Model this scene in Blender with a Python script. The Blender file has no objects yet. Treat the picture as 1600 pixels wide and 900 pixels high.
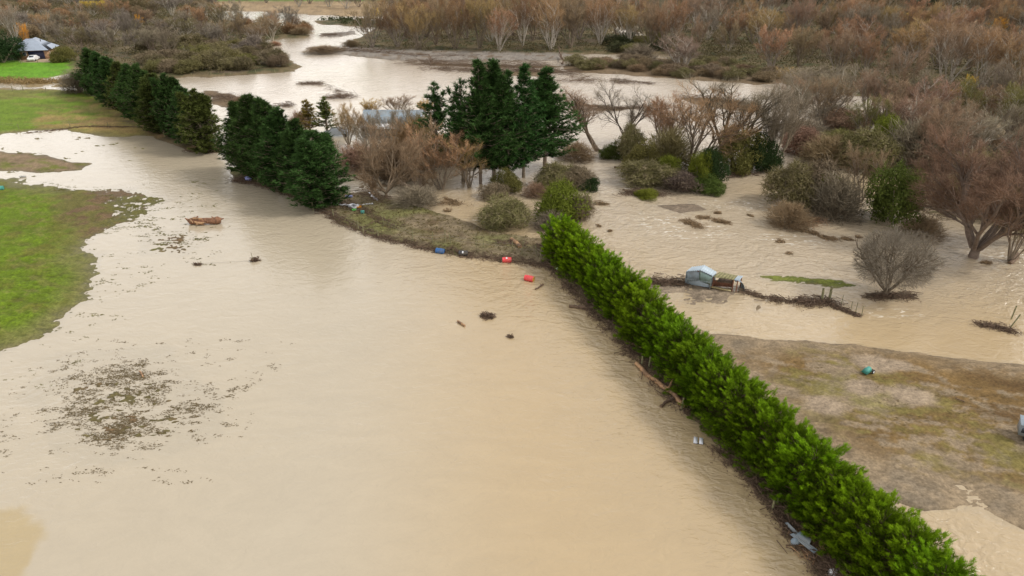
import bpy, math, random
import numpy as np

# ------------------------------------------------------------------ camera, world, sun, exposure
SC = bpy.context.scene
COL = SC.collection
CAM_H, PITCH, FPX = 28.0, math.radians(26.4), 1067.0
cam_d = bpy.data.cameras.new("camera")
cam_d.sensor_width = 36.0
cam_d.lens = 36.0 * FPX / 1600.0
cam_d.clip_start = 0.5
cam_d.clip_end = 9000
cam = bpy.data.objects.new("camera", cam_d)
cam.location = (0, 0, CAM_H)
cam.rotation_euler = (math.radians(90) - PITCH, 0, 0)
COL.objects.link(cam)
SC.camera = cam

SUN_EL, SUN_AZ = math.radians(44), math.radians(98)      # azimuth from +Y towards +X
world = bpy.data.worlds.new("World")
SC.world = world
world.use_nodes = True
wn = world.node_tree
wn.nodes.clear()
w_out = wn.nodes.new("ShaderNodeOutputWorld")
w_bg = wn.nodes.new("ShaderNodeBackground")
w_sky = wn.nodes.new("ShaderNodeTexSky")
w_sky.sky_type = 'NISHITA'
w_sky.sun_disc = False
w_sky.sun_elevation = SUN_EL
w_sky.sun_rotation = SUN_AZ
w_sky.dust_density = 4.0
w_sky.air_density = 1.0
w_co = wn.nodes.new("ShaderNodeTexCoord")
w_map = wn.nodes.new("ShaderNodeMapping")
w_map.inputs['Scale'].default_value = (1.0, 1.0, 3.0)
w_no = wn.nodes.new("ShaderNodeTexNoise")
w_no.inputs['Scale'].default_value = 1.6
w_no.inputs['Detail'].default_value = 4.0
w_cr = wn.nodes.new("ShaderNodeValToRGB")
w_cr.color_ramp.elements[0].position = 0.35
w_cr.color_ramp.elements[0].color = (6.9, 6.8, 6.8, 1)
w_cr.color_ramp.elements[1].position = 0.68
w_cr.color_ramp.elements[1].color = (9.8, 9.4, 8.9, 1)
w_mx = wn.nodes.new("ShaderNodeMixRGB")
w_mx.inputs[0].default_value = 0.82                       # overcast: cloud layer over most of the sky
w_sep = wn.nodes.new("ShaderNodeSeparateXYZ")
w_hr = wn.nodes.new("ShaderNodeMapRange")                 # cloud brightened towards the horizon so the far water mirrors paler
w_hr.interpolation_type = 'SMOOTHSTEP'
w_hr.inputs['From Min'].default_value = 0.0
w_hr.inputs['From Max'].default_value = 0.6
w_hr.inputs['To Min'].default_value = 2.2
w_hr.inputs['To Max'].default_value = 0.88
w_sc = wn.nodes.new("ShaderNodeVectorMath")
w_sc.operation = 'SCALE'
wn.links.new(w_co.outputs['Generated'], w_sep.inputs[0])
wn.links.new(w_sep.outputs['Z'], w_hr.inputs['Value'])
wn.links.new(w_cr.outputs[0], w_sc.inputs[0])
wn.links.new(w_hr.outputs[0], w_sc.inputs['Scale'])
wn.links.new(w_co.outputs['Generated'], w_map.inputs['Vector'])
wn.links.new(w_map.outputs[0], w_no.inputs['Vector'])
wn.links.new(w_no.outputs[0], w_cr.inputs[0])
wn.links.new(w_sky.outputs[0], w_mx.inputs[1])
wn.links.new(w_sc.outputs[0], w_mx.inputs[2])
wn.links.new(w_mx.outputs[0], w_bg.inputs[0])
w_bg.inputs[1].default_value = 0.08
wn.links.new(w_bg.outputs[0], w_out.inputs[0])

sun_d = bpy.data.lights.new("sun", 'SUN')
sun_d.energy = 1.5
sun_d.angle = math.radians(12)
sun_d.color = (1.0, 0.95, 0.88)
sun = bpy.data.objects.new("sun", sun_d)
sun.rotation_euler = (math.radians(90) - SUN_EL, 0, math.radians(180) - SUN_AZ)
COL.objects.link(sun)

SC.view_settings.view_transform = 'Standard'
SC.view_settings.look = 'None'
SC.view_settings.exposure = 0.62
SC.view_settings.gamma = 1.0
SC.view_settings.use_curve_mapping = False
SC.render.engine = 'CYCLES'
SC.cycles.use_denoising = True
SC.cycles.max_bounces = 5
SC.cycles.diffuse_bounces = 3
SC.cycles.glossy_bounces = 3
SC.cycles.caustics_reflective = False
SC.cycles.caustics_refractive = False
SC.cycles.sample_clamp_indirect = 4.0

# ------------------------------------------------------------------ surveying helpers
sp, cp = math.sin(PITCH), math.cos(PITCH)


def G(px, py, z=0.0):
    """Where the survey photo's point lies on the level z."""
    a = (px - 800) / FPX
    b = -(py - 450) / FPX
    t = (z - CAM_H) / (-sp + b * cp)
    return (a * t, (cp + b * sp) * t)


def P3(px, py, z=0.0):
    x, y = G(px, py, z)
    return np.array((x, y, z))


def height_of(pb, pt):
    X, Y = G(800, pb)
    b = -(pt - 450) / FPX
    return CAM_H + Y * (b * cp - sp) / (cp + b * sp)


def metres(px_w, py):
    X, Y = G(800, py)
    return px_w * (Y * cp + CAM_H * sp) / FPX


# ------------------------------------------------------------------ noise
def _h(ix, iy, seed):
    n = (ix.astype(np.int64) * 374761393 + iy.astype(np.int64) * 668265263 + seed * 1442695041) & 0xffffffff
    n = ((n ^ (n >> 13)) * 1274126177) & 0xffffffff
    n = (n ^ (n >> 16)) & 0xffffff
    return n / float(0xffffff)


def vnoise(x, y, seed):
    ix, iy = np.floor(x), np.floor(y)
    fx, fy = x - ix, y - iy
    fx = fx * fx * (3 - 2 * fx)
    fy = fy * fy * (3 - 2 * fy)
    a, b = _h(ix, iy, seed), _h(ix + 1, iy, seed)
    c, d = _h(ix, iy + 1, seed), _h(ix + 1, iy + 1, seed)
    return (a + (b - a) * fx) * (1 - fy) + (c + (d - c) * fx) * fy


def fbm(x, y, scale, octs=4, seed=1, gain=0.55):
    x, y = x / scale, y / scale
    tot, amp, s = 0, 1.0, 0
    for k in range(octs):
        c, sn = math.cos(0.6 + k), math.sin(0.6 + k)
        s = s + amp * (vnoise(x * c - y * sn + 17.3 * k, x * sn + y * c - 9.1 * k, seed + k) - 0.5)
        tot += amp
        amp *= gain
        x, y = x * 2.03, y * 2.03
    return s / tot * 2          # about -1..1


def sstep(a, b, x):
    t = np.clip((x - a) / (b - a), 0, 1)
    return t * t * (3 - 2 * t)


def poly_sd(X, Y, poly):
    """signed distance, positive inside"""
    P = np.array(poly, float)
    d = np.full(X.shape, 1e9)
    inside = np.zeros(X.shape, bool)
    n = len(P)
    for i in range(n):
        x1, y1 = P[i]
        x2, y2 = P[(i + 1) % n]
        ex, ey = x2 - x1, y2 - y1
        wx, wy = X - x1, Y - y1
        t = np.clip((wx * ex + wy * ey) / (ex * ex + ey * ey + 1e-12), 0, 1)
        d = np.minimum(d, (wx - ex * t) ** 2 + (wy - ey * t) ** 2)
        c = ((y1 > Y) != (y2 > Y)) & (X < ex * (Y - y1) / (ey if abs(ey) > 1e-9 else 1e-9) + x1)
        inside ^= c
    return np.where(inside, 1, -1) * np.sqrt(d)


# ------------------------------------------------------------------ mesh helpers
def make_mesh(name, V, F, mats=None, midx=None, smooth=False, uvs=None):
    """F: one array (n,k) or a list of such arrays"""
    if not isinstance(F, (list, tuple)):
        F = [F]
    F = [np.asarray(f, np.int32) for f in F if len(f)]
    V = np.asarray(V, np.float32)
    me = bpy.data.meshes.new(name)
    nl = sum(f.size for f in F)
    nf = sum(len(f) for f in F)
    me.vertices.add(len(V))
    me.vertices.foreach_set("co", V.ravel())
    me.loops.add(nl)
    me.loops.foreach_set("vertex_index", np.concatenate([f.ravel() for f in F]))
    me.polygons.add(nf)
    tot = np.concatenate([np.full(len(f), f.shape[1], np.int32) for f in F])
    start = np.concatenate([[0], np.cumsum(tot)[:-1]]).astype(np.int32)
    me.polygons.foreach_set("loop_start", start)
    if smooth:
        me.polygons.foreach_set("use_smooth", np.ones(nf, bool))
    if midx is not None:
        me.polygons.foreach_set("material_index", np.asarray(midx, np.int32))
    for m in (mats or []):
        me.materials.append(m)
    me.update(calc_edges=True)
    return me


def crown_tone(me, vals, per):
    at_ = me.attributes.new("crown_tone", 'FLOAT', 'POINT')
    at_.data.foreach_set("value", np.repeat(np.clip(vals, 0, 1), per).astype(np.float32))


class MB:
    """collects geometry for one mesh"""

    def __init__(self):
        self.V, self.Q, self.T, self.n = [], [], [], 0

    def add(self, V, F):
        V = np.asarray(V, float).reshape(-1, 3)
        F = np.asarray(F, int)
        (self.Q if F.shape[1] == 4 else self.T).append(F + self.n)
        self.V.append(V)
        self.n += len(V)

    def box(self, c, s, rz=0.0, M=None):
        x, y, z = [k / 2 for k in s]
        V = np.array([(-x, -y, -z), (x, -y, -z), (x, y, -z), (-x, y, -z), (-x, -y, z), (x, -y, z), (x, y, z), (-x, y, z)])
        if M is not None:
            V = V @ np.asarray(M).T
        cc, ss = math.cos(rz), math.sin(rz)
        V = np.stack([V[:, 0] * cc - V[:, 1] * ss, V[:, 0] * ss + V[:, 1] * cc, V[:, 2]], 1) + np.array(c)
        self.add(V, [(0, 3, 2, 1), (4, 5, 6, 7), (0, 1, 5, 4), (1, 2, 6, 5), (2, 3, 7, 6), (3, 0, 4, 7)])

    def slab(self, quad, th):
        """quad of four 3-D points given a thickness"""
        q = np.array(quad, float)
        n = np.cross(q[1] - q[0], q[3] - q[0])
        n = n / (np.linalg.norm(n) + 1e-9) * th
        self.add(np.concatenate([q, q - n]), [(0, 1, 2, 3), (7, 6, 5, 4), (0, 4, 5, 1), (1, 5, 6, 2), (2, 6, 7, 3), (3, 7, 4, 0)])

    def tube(self, pts, rad, n=6, caps=True):
        pts = np.array(pts, float)
        rad = np.ones(len(pts)) * rad if np.isscalar(rad) else np.array(rad, float)
        rings = []
        for i, p in enumerate(pts):
            t = pts[min(i + 1, len(pts) - 1)] - pts[max(i - 1, 0)]
            t = t / (np.linalg.norm(t) + 1e-9)
            a = np.cross(t, (0, 0, 1.0)) if abs(t[2]) < 0.9 else np.cross(t, (1.0, 0, 0))
            a /= np.linalg.norm(a)
            b = np.cross(t, a)
            th = np.arange(n) * 2 * math.pi / n
            rings.append(p + rad[i] * (np.cos(th)[:, None] * a + np.sin(th)[:, None] * b))
        V = np.concatenate(rings)
        F = [(i * n + k, i * n + (k + 1) % n, (i + 1) * n + (k + 1) % n, (i + 1) * n + k) for i in range(len(pts) - 1) for k in range(n)]
        self.add(V, F)
        if caps:
            for i, s in ((0, 1), (len(pts) - 1, -1)):
                c = np.concatenate([rings[i], [pts[i]]])
                self.add(c, [((k + 1) % n, k, n) if s > 0 else (k, (k + 1) % n, n) for k in range(n)])

    def mesh(self, name, mat, smooth=False):
        F = []
        if self.Q:
            F.append(np.concatenate(self.Q))
        if self.T:
            F.append(np.concatenate(self.T))
        return make_mesh(name, np.concatenate(self.V), F, [mat], None, smooth)

    def build(self, name, mat, parent=None, smooth=False):
        return link(name, self.mesh(name, mat, smooth), parent)


def link(name, data, parent=None, loc=None):
    o = bpy.data.objects.new(name, data)
    COL.objects.link(o)
    if parent:
        o.parent = parent
    if loc is not None:
        o.location = loc
    return o


def tag(o, label=None, cat=None, group=None, kind=None):
    if label:
        o['label'] = label
    if cat:
        o['category'] = cat
    if group:
        o['group'] = group
    if kind:
        o['kind'] = kind
    return o


def thing(name, label, cat, loc=(0, 0, 0), rz=0, group=None):
    o = link(name, None)
    o.location = tuple(float(v) for v in loc)
    o.rotation_euler = (0, 0, rz)
    return tag(o, label, cat, group)


# ------------------------------------------------------------------ materials
def node_mat(name):
    m = bpy.data.materials.new(name)
    m.use_nodes = True
    nt = m.node_tree
    return m, nt, nt.nodes['Principled BSDF']


def simple(name, col, rough=0.6, metal=0.0, var=0.25, scale=6.0, bump=0.0, spec=0.4, dirt=None, dirt_amt=0.5):
    m, nt, b = node_mat(name)
    tc = nt.nodes.new("ShaderNodeTexCoord")
    no = nt.nodes.new("ShaderNodeTexNoise")
    no.inputs['Scale'].default_value = scale
    no.inputs['Detail'].default_value = 6
    nt.links.new(tc.outputs['Object'], no.inputs['Vector'])
    mr = nt.nodes.new("ShaderNodeMapRange")
    mr.inputs['From Min'].default_value = 0.3
    mr.inputs['From Max'].default_value = 0.7
    mr.inputs['To Min'].default_value = 1 - var
    mr.inputs['To Max'].default_value = 1 + var
    nt.links.new(no.outputs[0], mr.inputs['Value'])
    mx = nt.nodes.new("ShaderNodeVectorMath")
    mx.operation = 'SCALE'
    mx.inputs[0].default_value = col
    nt.links.new(mr.outputs[0], mx.inputs['Scale'])
    last = mx.outputs[0]
    if dirt:
        n2 = nt.nodes.new("ShaderNodeTexNoise")
        n2.inputs['Scale'].default_value = scale * 0.35
        n2.inputs['Detail'].default_value = 8
        nt.links.new(tc.outputs['Object'], n2.inputs['Vector'])
        r2 = nt.nodes.new("ShaderNodeMapRange")
        r2.inputs['From Min'].default_value = 0.45
        r2.inputs['From Max'].default_value = 0.65
        r2.inputs['To Max'].default_value = dirt_amt
        nt.links.new(n2.outputs[0], r2.inputs['Value'])
        mm = nt.nodes.new("ShaderNodeMixRGB")
        nt.links.new(r2.outputs[0], mm.inputs[0])
        nt.links.new(last, mm.inputs[1])
        mm.inputs[2].default_value = (*dirt, 1)
        last = mm.outputs[0]
    nt.links.new(last, b.inputs['Base Color'])
    b.inputs['Roughness'].default_value = rough
    b.inputs['Metallic'].default_value = metal
    b.inputs['Specular IOR Level'].default_value = spec
    if bump:
        bp = nt.nodes.new("ShaderNodeBump")
        bp.inputs['Strength'].default_value = bump
        bp.inputs['Distance'].default_value = 0.03
        nt.links.new(no.outputs[0], bp.inputs['Height'])
        nt.links.new(bp.outputs[0], b.inputs['Normal'])
    return m


def plant_mat(name, var=0.4, scale=3.0, second=None, second_amt=0.0, translucent=0.0, hue=0.012, s2=1.2, lo=0.5, hi=0.6, tip=None):
    """colour comes from the object's own colour, varied from leaf to leaf and plant to plant"""
    m, nt, b = node_mat(name)
    oi = nt.nodes.new("ShaderNodeObjectInfo")
    tc = nt.nodes.new("ShaderNodeTexCoord")
    no = nt.nodes.new("ShaderNodeTexNoise")
    no.inputs['Scale'].default_value = scale
    no.inputs['Detail'].default_value = 5
    no.inputs['Roughness'].default_value = 0.75
    nt.links.new(tc.outputs['Object'], no.inputs['Vector'])
    mr = nt.nodes.new("ShaderNodeMapRange")
    mr.inputs['From Min'].default_value = 0.3
    mr.inputs['From Max'].default_value = 0.7
    mr.inputs['To Min'].default_value = 1 - var
    mr.inputs['To Max'].default_value = 1 + var
    nt.links.new(no.outputs[0], mr.inputs['Value'])
    hs = nt.nodes.new("ShaderNodeHueSaturation")
    nt.links.new(oi.outputs['Color'], hs.inputs['Color'])
    nt.links.new(mr.outputs[0], hs.inputs['Value'])
    hr = nt.nodes.new("ShaderNodeMapRange")
    hr.inputs['To Min'].default_value = 0.5 - hue
    hr.inputs['To Max'].default_value = 0.5 + hue
    nt.links.new(oi.outputs['Random'], hr.inputs['Value'])
    nt.links.new(hr.outputs[0], hs.inputs['Hue'])
    last = hs.outputs[0]
    if second:
        n2 = nt.nodes.new("ShaderNodeTexNoise")
        n2.inputs['Scale'].default_value = s2
        n2.inputs['Detail'].default_value = 6
        n2.inputs['Roughness'].default_value = 0.7
        nt.links.new(tc.outputs['Object'], n2.inputs['Vector'])
        r2 = nt.nodes.new("ShaderNodeMapRange")
        r2.inputs['From Min'].default_value = lo
        r2.inputs['From Max'].default_value = hi
        r2.inputs['To Max'].default_value = second_amt
        nt.links.new(n2.outputs[0], r2.inputs['Value'])
        mm = nt.nodes.new("ShaderNodeMixRGB")
        nt.links.new(r2.outputs[0], mm.inputs[0])
        nt.links.new(last, mm.inputs[1])
        mm.inputs[2].default_value = (*second, 1)
        last = mm.outputs[0]
    if tip:      # crown darker inside and low down, paler outwards and upwards
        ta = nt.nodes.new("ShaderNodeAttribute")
        ta.attribute_name = "crown_tone"
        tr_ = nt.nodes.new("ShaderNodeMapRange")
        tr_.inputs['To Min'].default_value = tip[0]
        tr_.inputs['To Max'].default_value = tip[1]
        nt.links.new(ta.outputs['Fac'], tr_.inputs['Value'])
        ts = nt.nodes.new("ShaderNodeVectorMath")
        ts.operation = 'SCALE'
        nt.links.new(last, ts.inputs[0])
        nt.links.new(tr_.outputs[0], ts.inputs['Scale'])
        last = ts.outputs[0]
    nt.links.new(last, b.inputs['Base Color'])
    b.inputs['Roughness'].default_value = 0.65
    b.inputs['Specular IOR Level'].default_value = 0.06
    if translucent:
        tr = nt.nodes.new("ShaderNodeBsdfTranslucent")
        nt.links.new(last, tr.inputs['Color'])
        ms = nt.nodes.new("ShaderNodeMixShader")
        ms.inputs[0].default_value = translucent
        out = nt.nodes['Material Output']
        nt.links.new(b.outputs[0], ms.inputs[1])
        nt.links.new(tr.outputs[0], ms.inputs[2])
        nt.links.new(ms.outputs[0], out.inputs[0])
    return m


M = {}
M['bark'] = plant_mat("bark", 0.35, 2.5)
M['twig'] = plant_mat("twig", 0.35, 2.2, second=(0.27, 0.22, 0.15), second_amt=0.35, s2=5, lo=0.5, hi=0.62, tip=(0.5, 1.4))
M['leaf'] = plant_mat("leaf", 0.5, 5.0, translucent=0.2)
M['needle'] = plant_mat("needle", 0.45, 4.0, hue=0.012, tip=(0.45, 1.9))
M['tangle'] = plant_mat("vine_tangle", 0.45, 6.0, second=(0.33, 0.265, 0.18), second_amt=0.65, s2=2.6, lo=0.50, hi=0.62)
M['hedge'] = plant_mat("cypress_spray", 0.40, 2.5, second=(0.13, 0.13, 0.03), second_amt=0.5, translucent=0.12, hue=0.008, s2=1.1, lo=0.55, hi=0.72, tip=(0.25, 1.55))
M['driftwood'] = simple("driftwood", (0.13, 0.085, 0.055), 0.8, var=0.5, scale=5, bump=0.3)
M['stump_wood'] = simple("stump_wood", (0.20, 0.10, 0.055), 0.8, var=0.5, scale=4, bump=0.3)
M['weed'] = simple("straw_weed", (0.24, 0.165, 0.09), 0.85, var=0.5, scale=4)
M['pale_wood'] = simple("pale_wood", (0.42, 0.25, 0.13), 0.7, var=0.4, scale=4, bump=0.2, dirt=(0.10, 0.06, 0.04), dirt_amt=0.8)
M['post'] = simple("weathered_post", (0.20, 0.19, 0.10), 0.8, var=0.4, scale=5)
M['wire'] = simple("fence_wire", (0.25, 0.22, 0.18), 0.6, metal=0.3)
M['tin'] = simple("galvanised_iron", (0.25, 0.31, 0.36), 0.7, metal=0.0, spec=0.2, var=0.22, scale=2.0, dirt=(0.30, 0.27, 0.22), dirt_amt=0.5)
M['tin_green'] = simple("green_painted_iron", (0.20, 0.29, 0.27), 0.5, var=0.2, scale=3, dirt=(0.22, 0.18, 0.13), dirt_amt=0.5)
M['tin_pale'] = simple("pale_iron", (0.44, 0.52, 0.58), 0.7, metal=0.0, spec=0.2, var=0.12, scale=2)
M['moss_board'] = simple("mossy_board", (0.24, 0.22, 0.11), 0.85, var=0.4, scale=5, bump=0.2)
M['yellow_wood'] = simple("pale_plank", (0.46, 0.38, 0.20), 0.7, var=0.2)
M['dark'] = simple("dark_rubber", (0.03, 0.03, 0.03), 0.7)
M['rust'] = simple("rust_brown", (0.22, 0.10, 0.06), 0.8, var=0.4)
M['white'] = simple("white_paint", (0.78, 0.79, 0.80), 0.4, var=0.06)
M['blue'] = simple("blue_plastic", (0.03, 0.12, 0.32), 0.4, var=0.15, dirt=(0.2, 0.16, 0.1), dirt_amt=0.3)
M['black'] = simple("black_plastic", (0.035, 0.035, 0.04), 0.4, var=0.15, dirt=(0.2, 0.16, 0.1), dirt_amt=0.4)
M['red'] = simple("faded_red_plastic", (0.72, 0.065, 0.075), 0.4, var=0.1, dirt=(0.55, 0.2, 0.14), dirt_amt=0.3)
M['ochre'] = simple("ochre_lid", (0.45, 0.26, 0.03), 0.5, var=0.2)
M['teal'] = simple("teal_plastic", (0.07, 0.30, 0.25), 0.5, var=0.15)
M['orange'] = simple("orange_plastic", (0.8, 0.35, 0.02), 0.5)
M['lime'] = simple("lime_plastic", (0.15, 0.6, 0.12), 0.5)
M['lilac'] = simple("lilac_plastic", (0.30, 0.32, 0.60), 0.5)
M['slate'] = simple("slate_grey_roof", (0.32, 0.37, 0.45), 0.5, var=0.1, scale=1.5)
M['brick'] = simple("tan_brick", (0.36, 0.22, 0.13), 0.8, var=0.25, scale=2.0)
M['navy'] = simple("navy_door", (0.02, 0.022, 0.055), 0.45)
M['glass'] = simple("window_glass", (0.04, 0.05, 0.07), 0.08, spec=0.8, var=0.05)
M['grey_paint'] = simple("grey_panel", (0.28, 0.31, 0.34), 0.45, var=0.12, scale=2)
M['foam'] = simple("white_plastic", (0.70, 0.72, 0.76), 0.6, var=0.1)
M['cream'] = simple("grey_wall", (0.42, 0.42, 0.40), 0.7, var=0.1)
M['maroon'] = simple("maroon_paint", (0.14, 0.03, 0.03), 0.4)

# ------------------------------------------------------------------ the land: regions drawn on the survey photo
# name: polygon, crown height above water, edge softness (fraction of px), noise, kind of ground
Rg = {}


def region(name, pts, H, soft, amp, rough_edge=1.0):
    Rg[name] = ([G(*p) for p in pts], H, soft, amp, rough_edge)


region('paddock', [(-700, 284), (0, 287), (60, 291), (118, 300), (168, 325), (150, 352), (112, 392), (138, 430), (130, 468), (80, 515), (0, 548), (-700, 650)], 0.24, 7.0, 0.10)
region('tongue', [(100, 296), (200, 296), (265, 312), (240, 332), (190, 352), (130, 372), (100, 340)], 0.03, 3.0, 0.10)
region('strip', [(-700, 225), (0, 236), (70, 243), (138, 257), (128, 266), (60, 270), (0, 267), (-700, 262)], 0.12, 2.2, 0.07)
region('upper', [(-700, 138), (0, 141), (135, 142), (178, 168), (215, 200), (235, 212), (170, 212), (100, 201), (0, 208), (-700, 214)], 0.22, 3.4, 0.07)
region('patch', [(110, 560), (230, 560), (315, 625), (310, 680), (215, 706), (120, 700), (75, 620)], -0.050, 12.0, 0.13, 0.4)
region('small_patch', [(228, 366), (300, 362), (312, 380), (280, 396), (232, 392)], 0.01, 4.0, 0.12)
region('belt', [(135, 138), (155, 138), (260, 185), (340, 225), (352, 240), (300, 238), (235, 212), (180, 180)], 0.12, 1.5, 0.06)
region('bank', [(365, 268), (400, 262), (470, 285), (530, 300), (548, 304), (570, 300), (612, 312), (650, 322), (700, 338), (760, 360), (830, 372), (880, 374), (880, 418), (860, 414), (780, 405), (700, 394), (640, 381), (580, 366), (535, 348), (500, 326), (450, 300), (400, 286), (372, 280)], 0.30, 1.6, 0.07)
region('bank2', [(470, 255), (560, 235), (660, 290), (620, 305), (560, 300)], -0.02, 3.0, 0.10)
region('gravel', [(480, 74), (560, 76), (610, 79), (760, 83), (905, 86), (880, 94), (700, 97), (615, 94), (560, 88), (500, 82)], 0.30, 2.0, 0.12)
region('gravel2', [(500, 52), (550, 48), (560, 54), (515, 59)], 0.1, 1.5, 0.08)
region('island', [(545, 78), (560, 60), (620, 30), (640, -60), (960, -60), (955, 50), (1045, 62), (1045, 84), (960, 84), (840, 86), (700, 82), (600, 78)], 0.35, 2.5, 0.12)
region('spit', [(882, 102), (960, 94), (1010, 96), (1100, 99), (1210, 112), (1300, 125), (1180, 132), (1060, 123), (960, 116), (888, 112)], 0.22, 1.6, 0.10)
region('left_wood', [(-900, 24), (-900, 97), (0, 98), (108, 98), (118, 112), (150, 112), (200, 120), (270, 122), (300, 118), (330, 121), (455, 111), (465, 104), (430, 86), (392, 76), (412, 62), (475, 59), (484, 50), (440, 41), (370, 38), (335, 22), (330, -60), (-900, -60)], 0.40, 2.0, 0.08)
region('lawn', [(-900, 96), (108, 96), (108, 114), (75, 122), (-20, 128), (-900, 128)], 0.30, 1.5, 0.04)
region('far_land', [(330, -60), (520, -60), (660, -60), (650, 26), (560, 26), (500, 24), (400, 18), (340, 17)], 0.3, 1.0, 0.08)
region('scrub_bar', [(490, 32), (540, 30), (640, 34), (655, 40), (580, 43), (500, 38)], 0.25, 1.0, 0.08)
region('right_wood', [(1045, 84), (1045, 60), (955, 40), (955, -60), (3000, -60), (3000, 175), (1600, 172), (1465, 156), (1350, 150), (1250, 142), (1215, 122), (1105, 99)], 0.40, 2.0, 0.10)
region('thicket', [(1205, 215), (1300, 185), (1420, 188), (1600, 185), (3000, 190), (3000, 420), (1640, 372), (1500, 350), (1420, 335), (1340, 310), (1230, 295)], -0.03, 4.0, 0.16)
region('mudflat', [(1010, 480), (1110, 522), (1180, 529), (1300, 538), (1400, 548), (1500, 560), (1600, 574), (3000, 660), (3000, 900), (1750, 862), (1600, 828), (1545, 806), (1500, 790), (1440, 792), (1400, 780), (1380, 800), (1250, 720)], 0.22, 2.4, 0.035)
region('green_isle', [(1188, 431), (1250, 428), (1312, 437), (1360, 450), (1290, 451), (1215, 440)], 0.07, 2.6, 0.09)
region('shed_mud', [(985, 436), (1075, 438), (1150, 452), (1165, 456), (1128, 476), (1100, 470), (1085, 479), (1060, 463), (1045, 468), (1000, 450)], 0.05, 4.0, 0.07)
region('mud_spot', [(1178, 478), (1190, 472), (1192, 482), (1180, 488)], 0.03, 1.0, 0.03)
region('slab', [(1015, 320), (1085, 318), (1102, 327), (1065, 334)], 0.06, 1.6, 0.04)
region('tree_mound', [(1350, 458), (1395, 456), (1440, 461), (1395, 469), (1352, 466)], 0.06, 1.2, 0.05)
region('pond_rim', [(-900, 128), (110, 126), (120, 140), (-900, 141)], 0.0, 2.0, 0.11)
region('shoal1', [(320, 140), (360, 148), (425, 165), (432, 182), (372, 174), (328, 160)], 0.12, 2.0, 0.12)
region('bar1', [(632, 98), (720, 99), (860, 101), (884, 105), (800, 107), (680, 103)], 0.10, 1.2, 0.14)
region('bar2', [(760, 112), (860, 108), (900, 113), (850, 120), (780, 119)], 0.06, 1.2, 0.12)
region('bar3', [(895, 160), (960, 166), (1010, 168), (1000, 174), (930, 174)], 0.06, 1.2, 0.12)
region('bar4', [(1060, 150), (1130, 154), (1190, 166), (1200, 176), (1120, 170), (1070, 160)], 0.08, 1.4, 0.12)
region('bar5', [(545, 300), (600, 300), (640, 262), (600, 270)], 0.0, 2.0, 0.10)
HEDGE = [(5.0, 63.5), (7.2, 57.5), (11.2, 45.2), (14.3, 35.0), (16.5, 28.9), (18.4, 23.0), (20.6, 16.0), (23.5, 7.0)]


def hedge_sd(X, Y):
    d = np.full(X.shape, 1e9)
    for (x1, y1), (x2, y2) in zip(HEDGE[:-1], HEDGE[1:]):
        ex, ey = x2 - x1, y2 - y1
        t = np.clip(((X - x1) * ex + (Y - y1) * ey) / (ex * ex + ey * ey), 0, 1)
        d = np.minimum(d, np.hypot(X - x1 - ex * t, Y - y1 - ey * t))
    return d


def land(X, Y, want_weights=False):
    X = np.asarray(X, float)
    Y = np.asarray(Y, float)
    dist = np.hypot(X, Y)
    pxm = np.maximum(dist, 25) / 1067.0 * 1.15           # metres per photo pixel there
    e1 = fbm(X, Y, 3.2, 5, 5)
    fs = 0.28 + 0.004 * dist
    e2 = 1.7 * fbm(X * 0.45, Y, 0.40, 3, 11, 0.9) * sstep(140, 60, dist) + 1.2 * fbm(X * 0.5, Y, 1.8, 2, 12) * sstep(60, 140, dist)
    h = np.full(X.shape, -0.45)
    W = {}
    amp = np.full(X.shape, 0.0)
    for name, (poly, H, soft, a, re) in Rg.items():
        P = np.array(poly)
        pad = 12
        m = (X > P[:, 0].min() - pad) & (X < P[:, 0].max() + pad) & (Y > P[:, 1].min() - pad) & (Y < P[:, 1].max() + pad)
        w = np.zeros(X.shape)
        if m.any():
            sd = poly_sd(X[m], Y[m], poly)
            s = soft * np.minimum(pxm[m] * 6, 1.6)
            sd = sd + e1[m] * s * 0.7 * re
            w[m] = sstep(-s, s, sd)
        W[name] = w
        prof = -0.45 + 0.36 * sstep(0, 0.3, w) + (H + 0.09) * w
        h = np.maximum(h, prof)
        amp = np.maximum(amp, a * w)
    hs = hedge_sd(X, Y)
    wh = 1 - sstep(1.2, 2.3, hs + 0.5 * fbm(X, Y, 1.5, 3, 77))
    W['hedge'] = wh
    h = np.maximum(h, -0.45 + 0.60 * wh)
    h = h + amp * (1.0 * e2 + 0.12 * e1)
    far = sstep(330, 900, Y)
    right = sstep(-50, 160, X - 0.35 * (Y - 380))
    h = h + far * 45 * right + sstep(700, 2200, Y) * 160
    return (h, W, e1, e2) if want_weights else h


def zh(x, y):
    return float(land(np.array([x]), np.array([y]))[0])


def fan(rows_px, ucols):
    """a sheet of ground whose cells grow with distance"""
    Y = np.array([G(800, r)[1] if r > -60 else 0 for r in rows_px])
    return Y


py = np.linspace(1150, -4, 600)
Yn = np.array([G(800, v)[1] for v in py])
Yr = np.concatenate([[-60, -20, 0, 8], Yn[Yn > 10], np.geomspace(Yn[-1] * 1.02, 4500, 30)])
u_in = np.linspace(-1.10, 1.10, 900)
u_out = np.geomspace(1.16, 9, 14)
U = np.concatenate([-u_out[::-1], u_in, u_out])
half = (np.maximum(Yr, 10) * cp + CAM_H * sp) * 800 / FPX
GX = half[:, None] * U[None, :]
GY = np.repeat(Yr[:, None], len(U), 1)
h, W, e1, e2 = land(GX, GY, True)
nr, nc = GX.shape
idx = np.arange(nr * nc).reshape(nr, nc)
Fq = np.stack([idx[:-1, :-1], idx[:-1, 1:], idx[1:, 1:], idx[1:, :-1]], -1).reshape(-1, 4)


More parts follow.
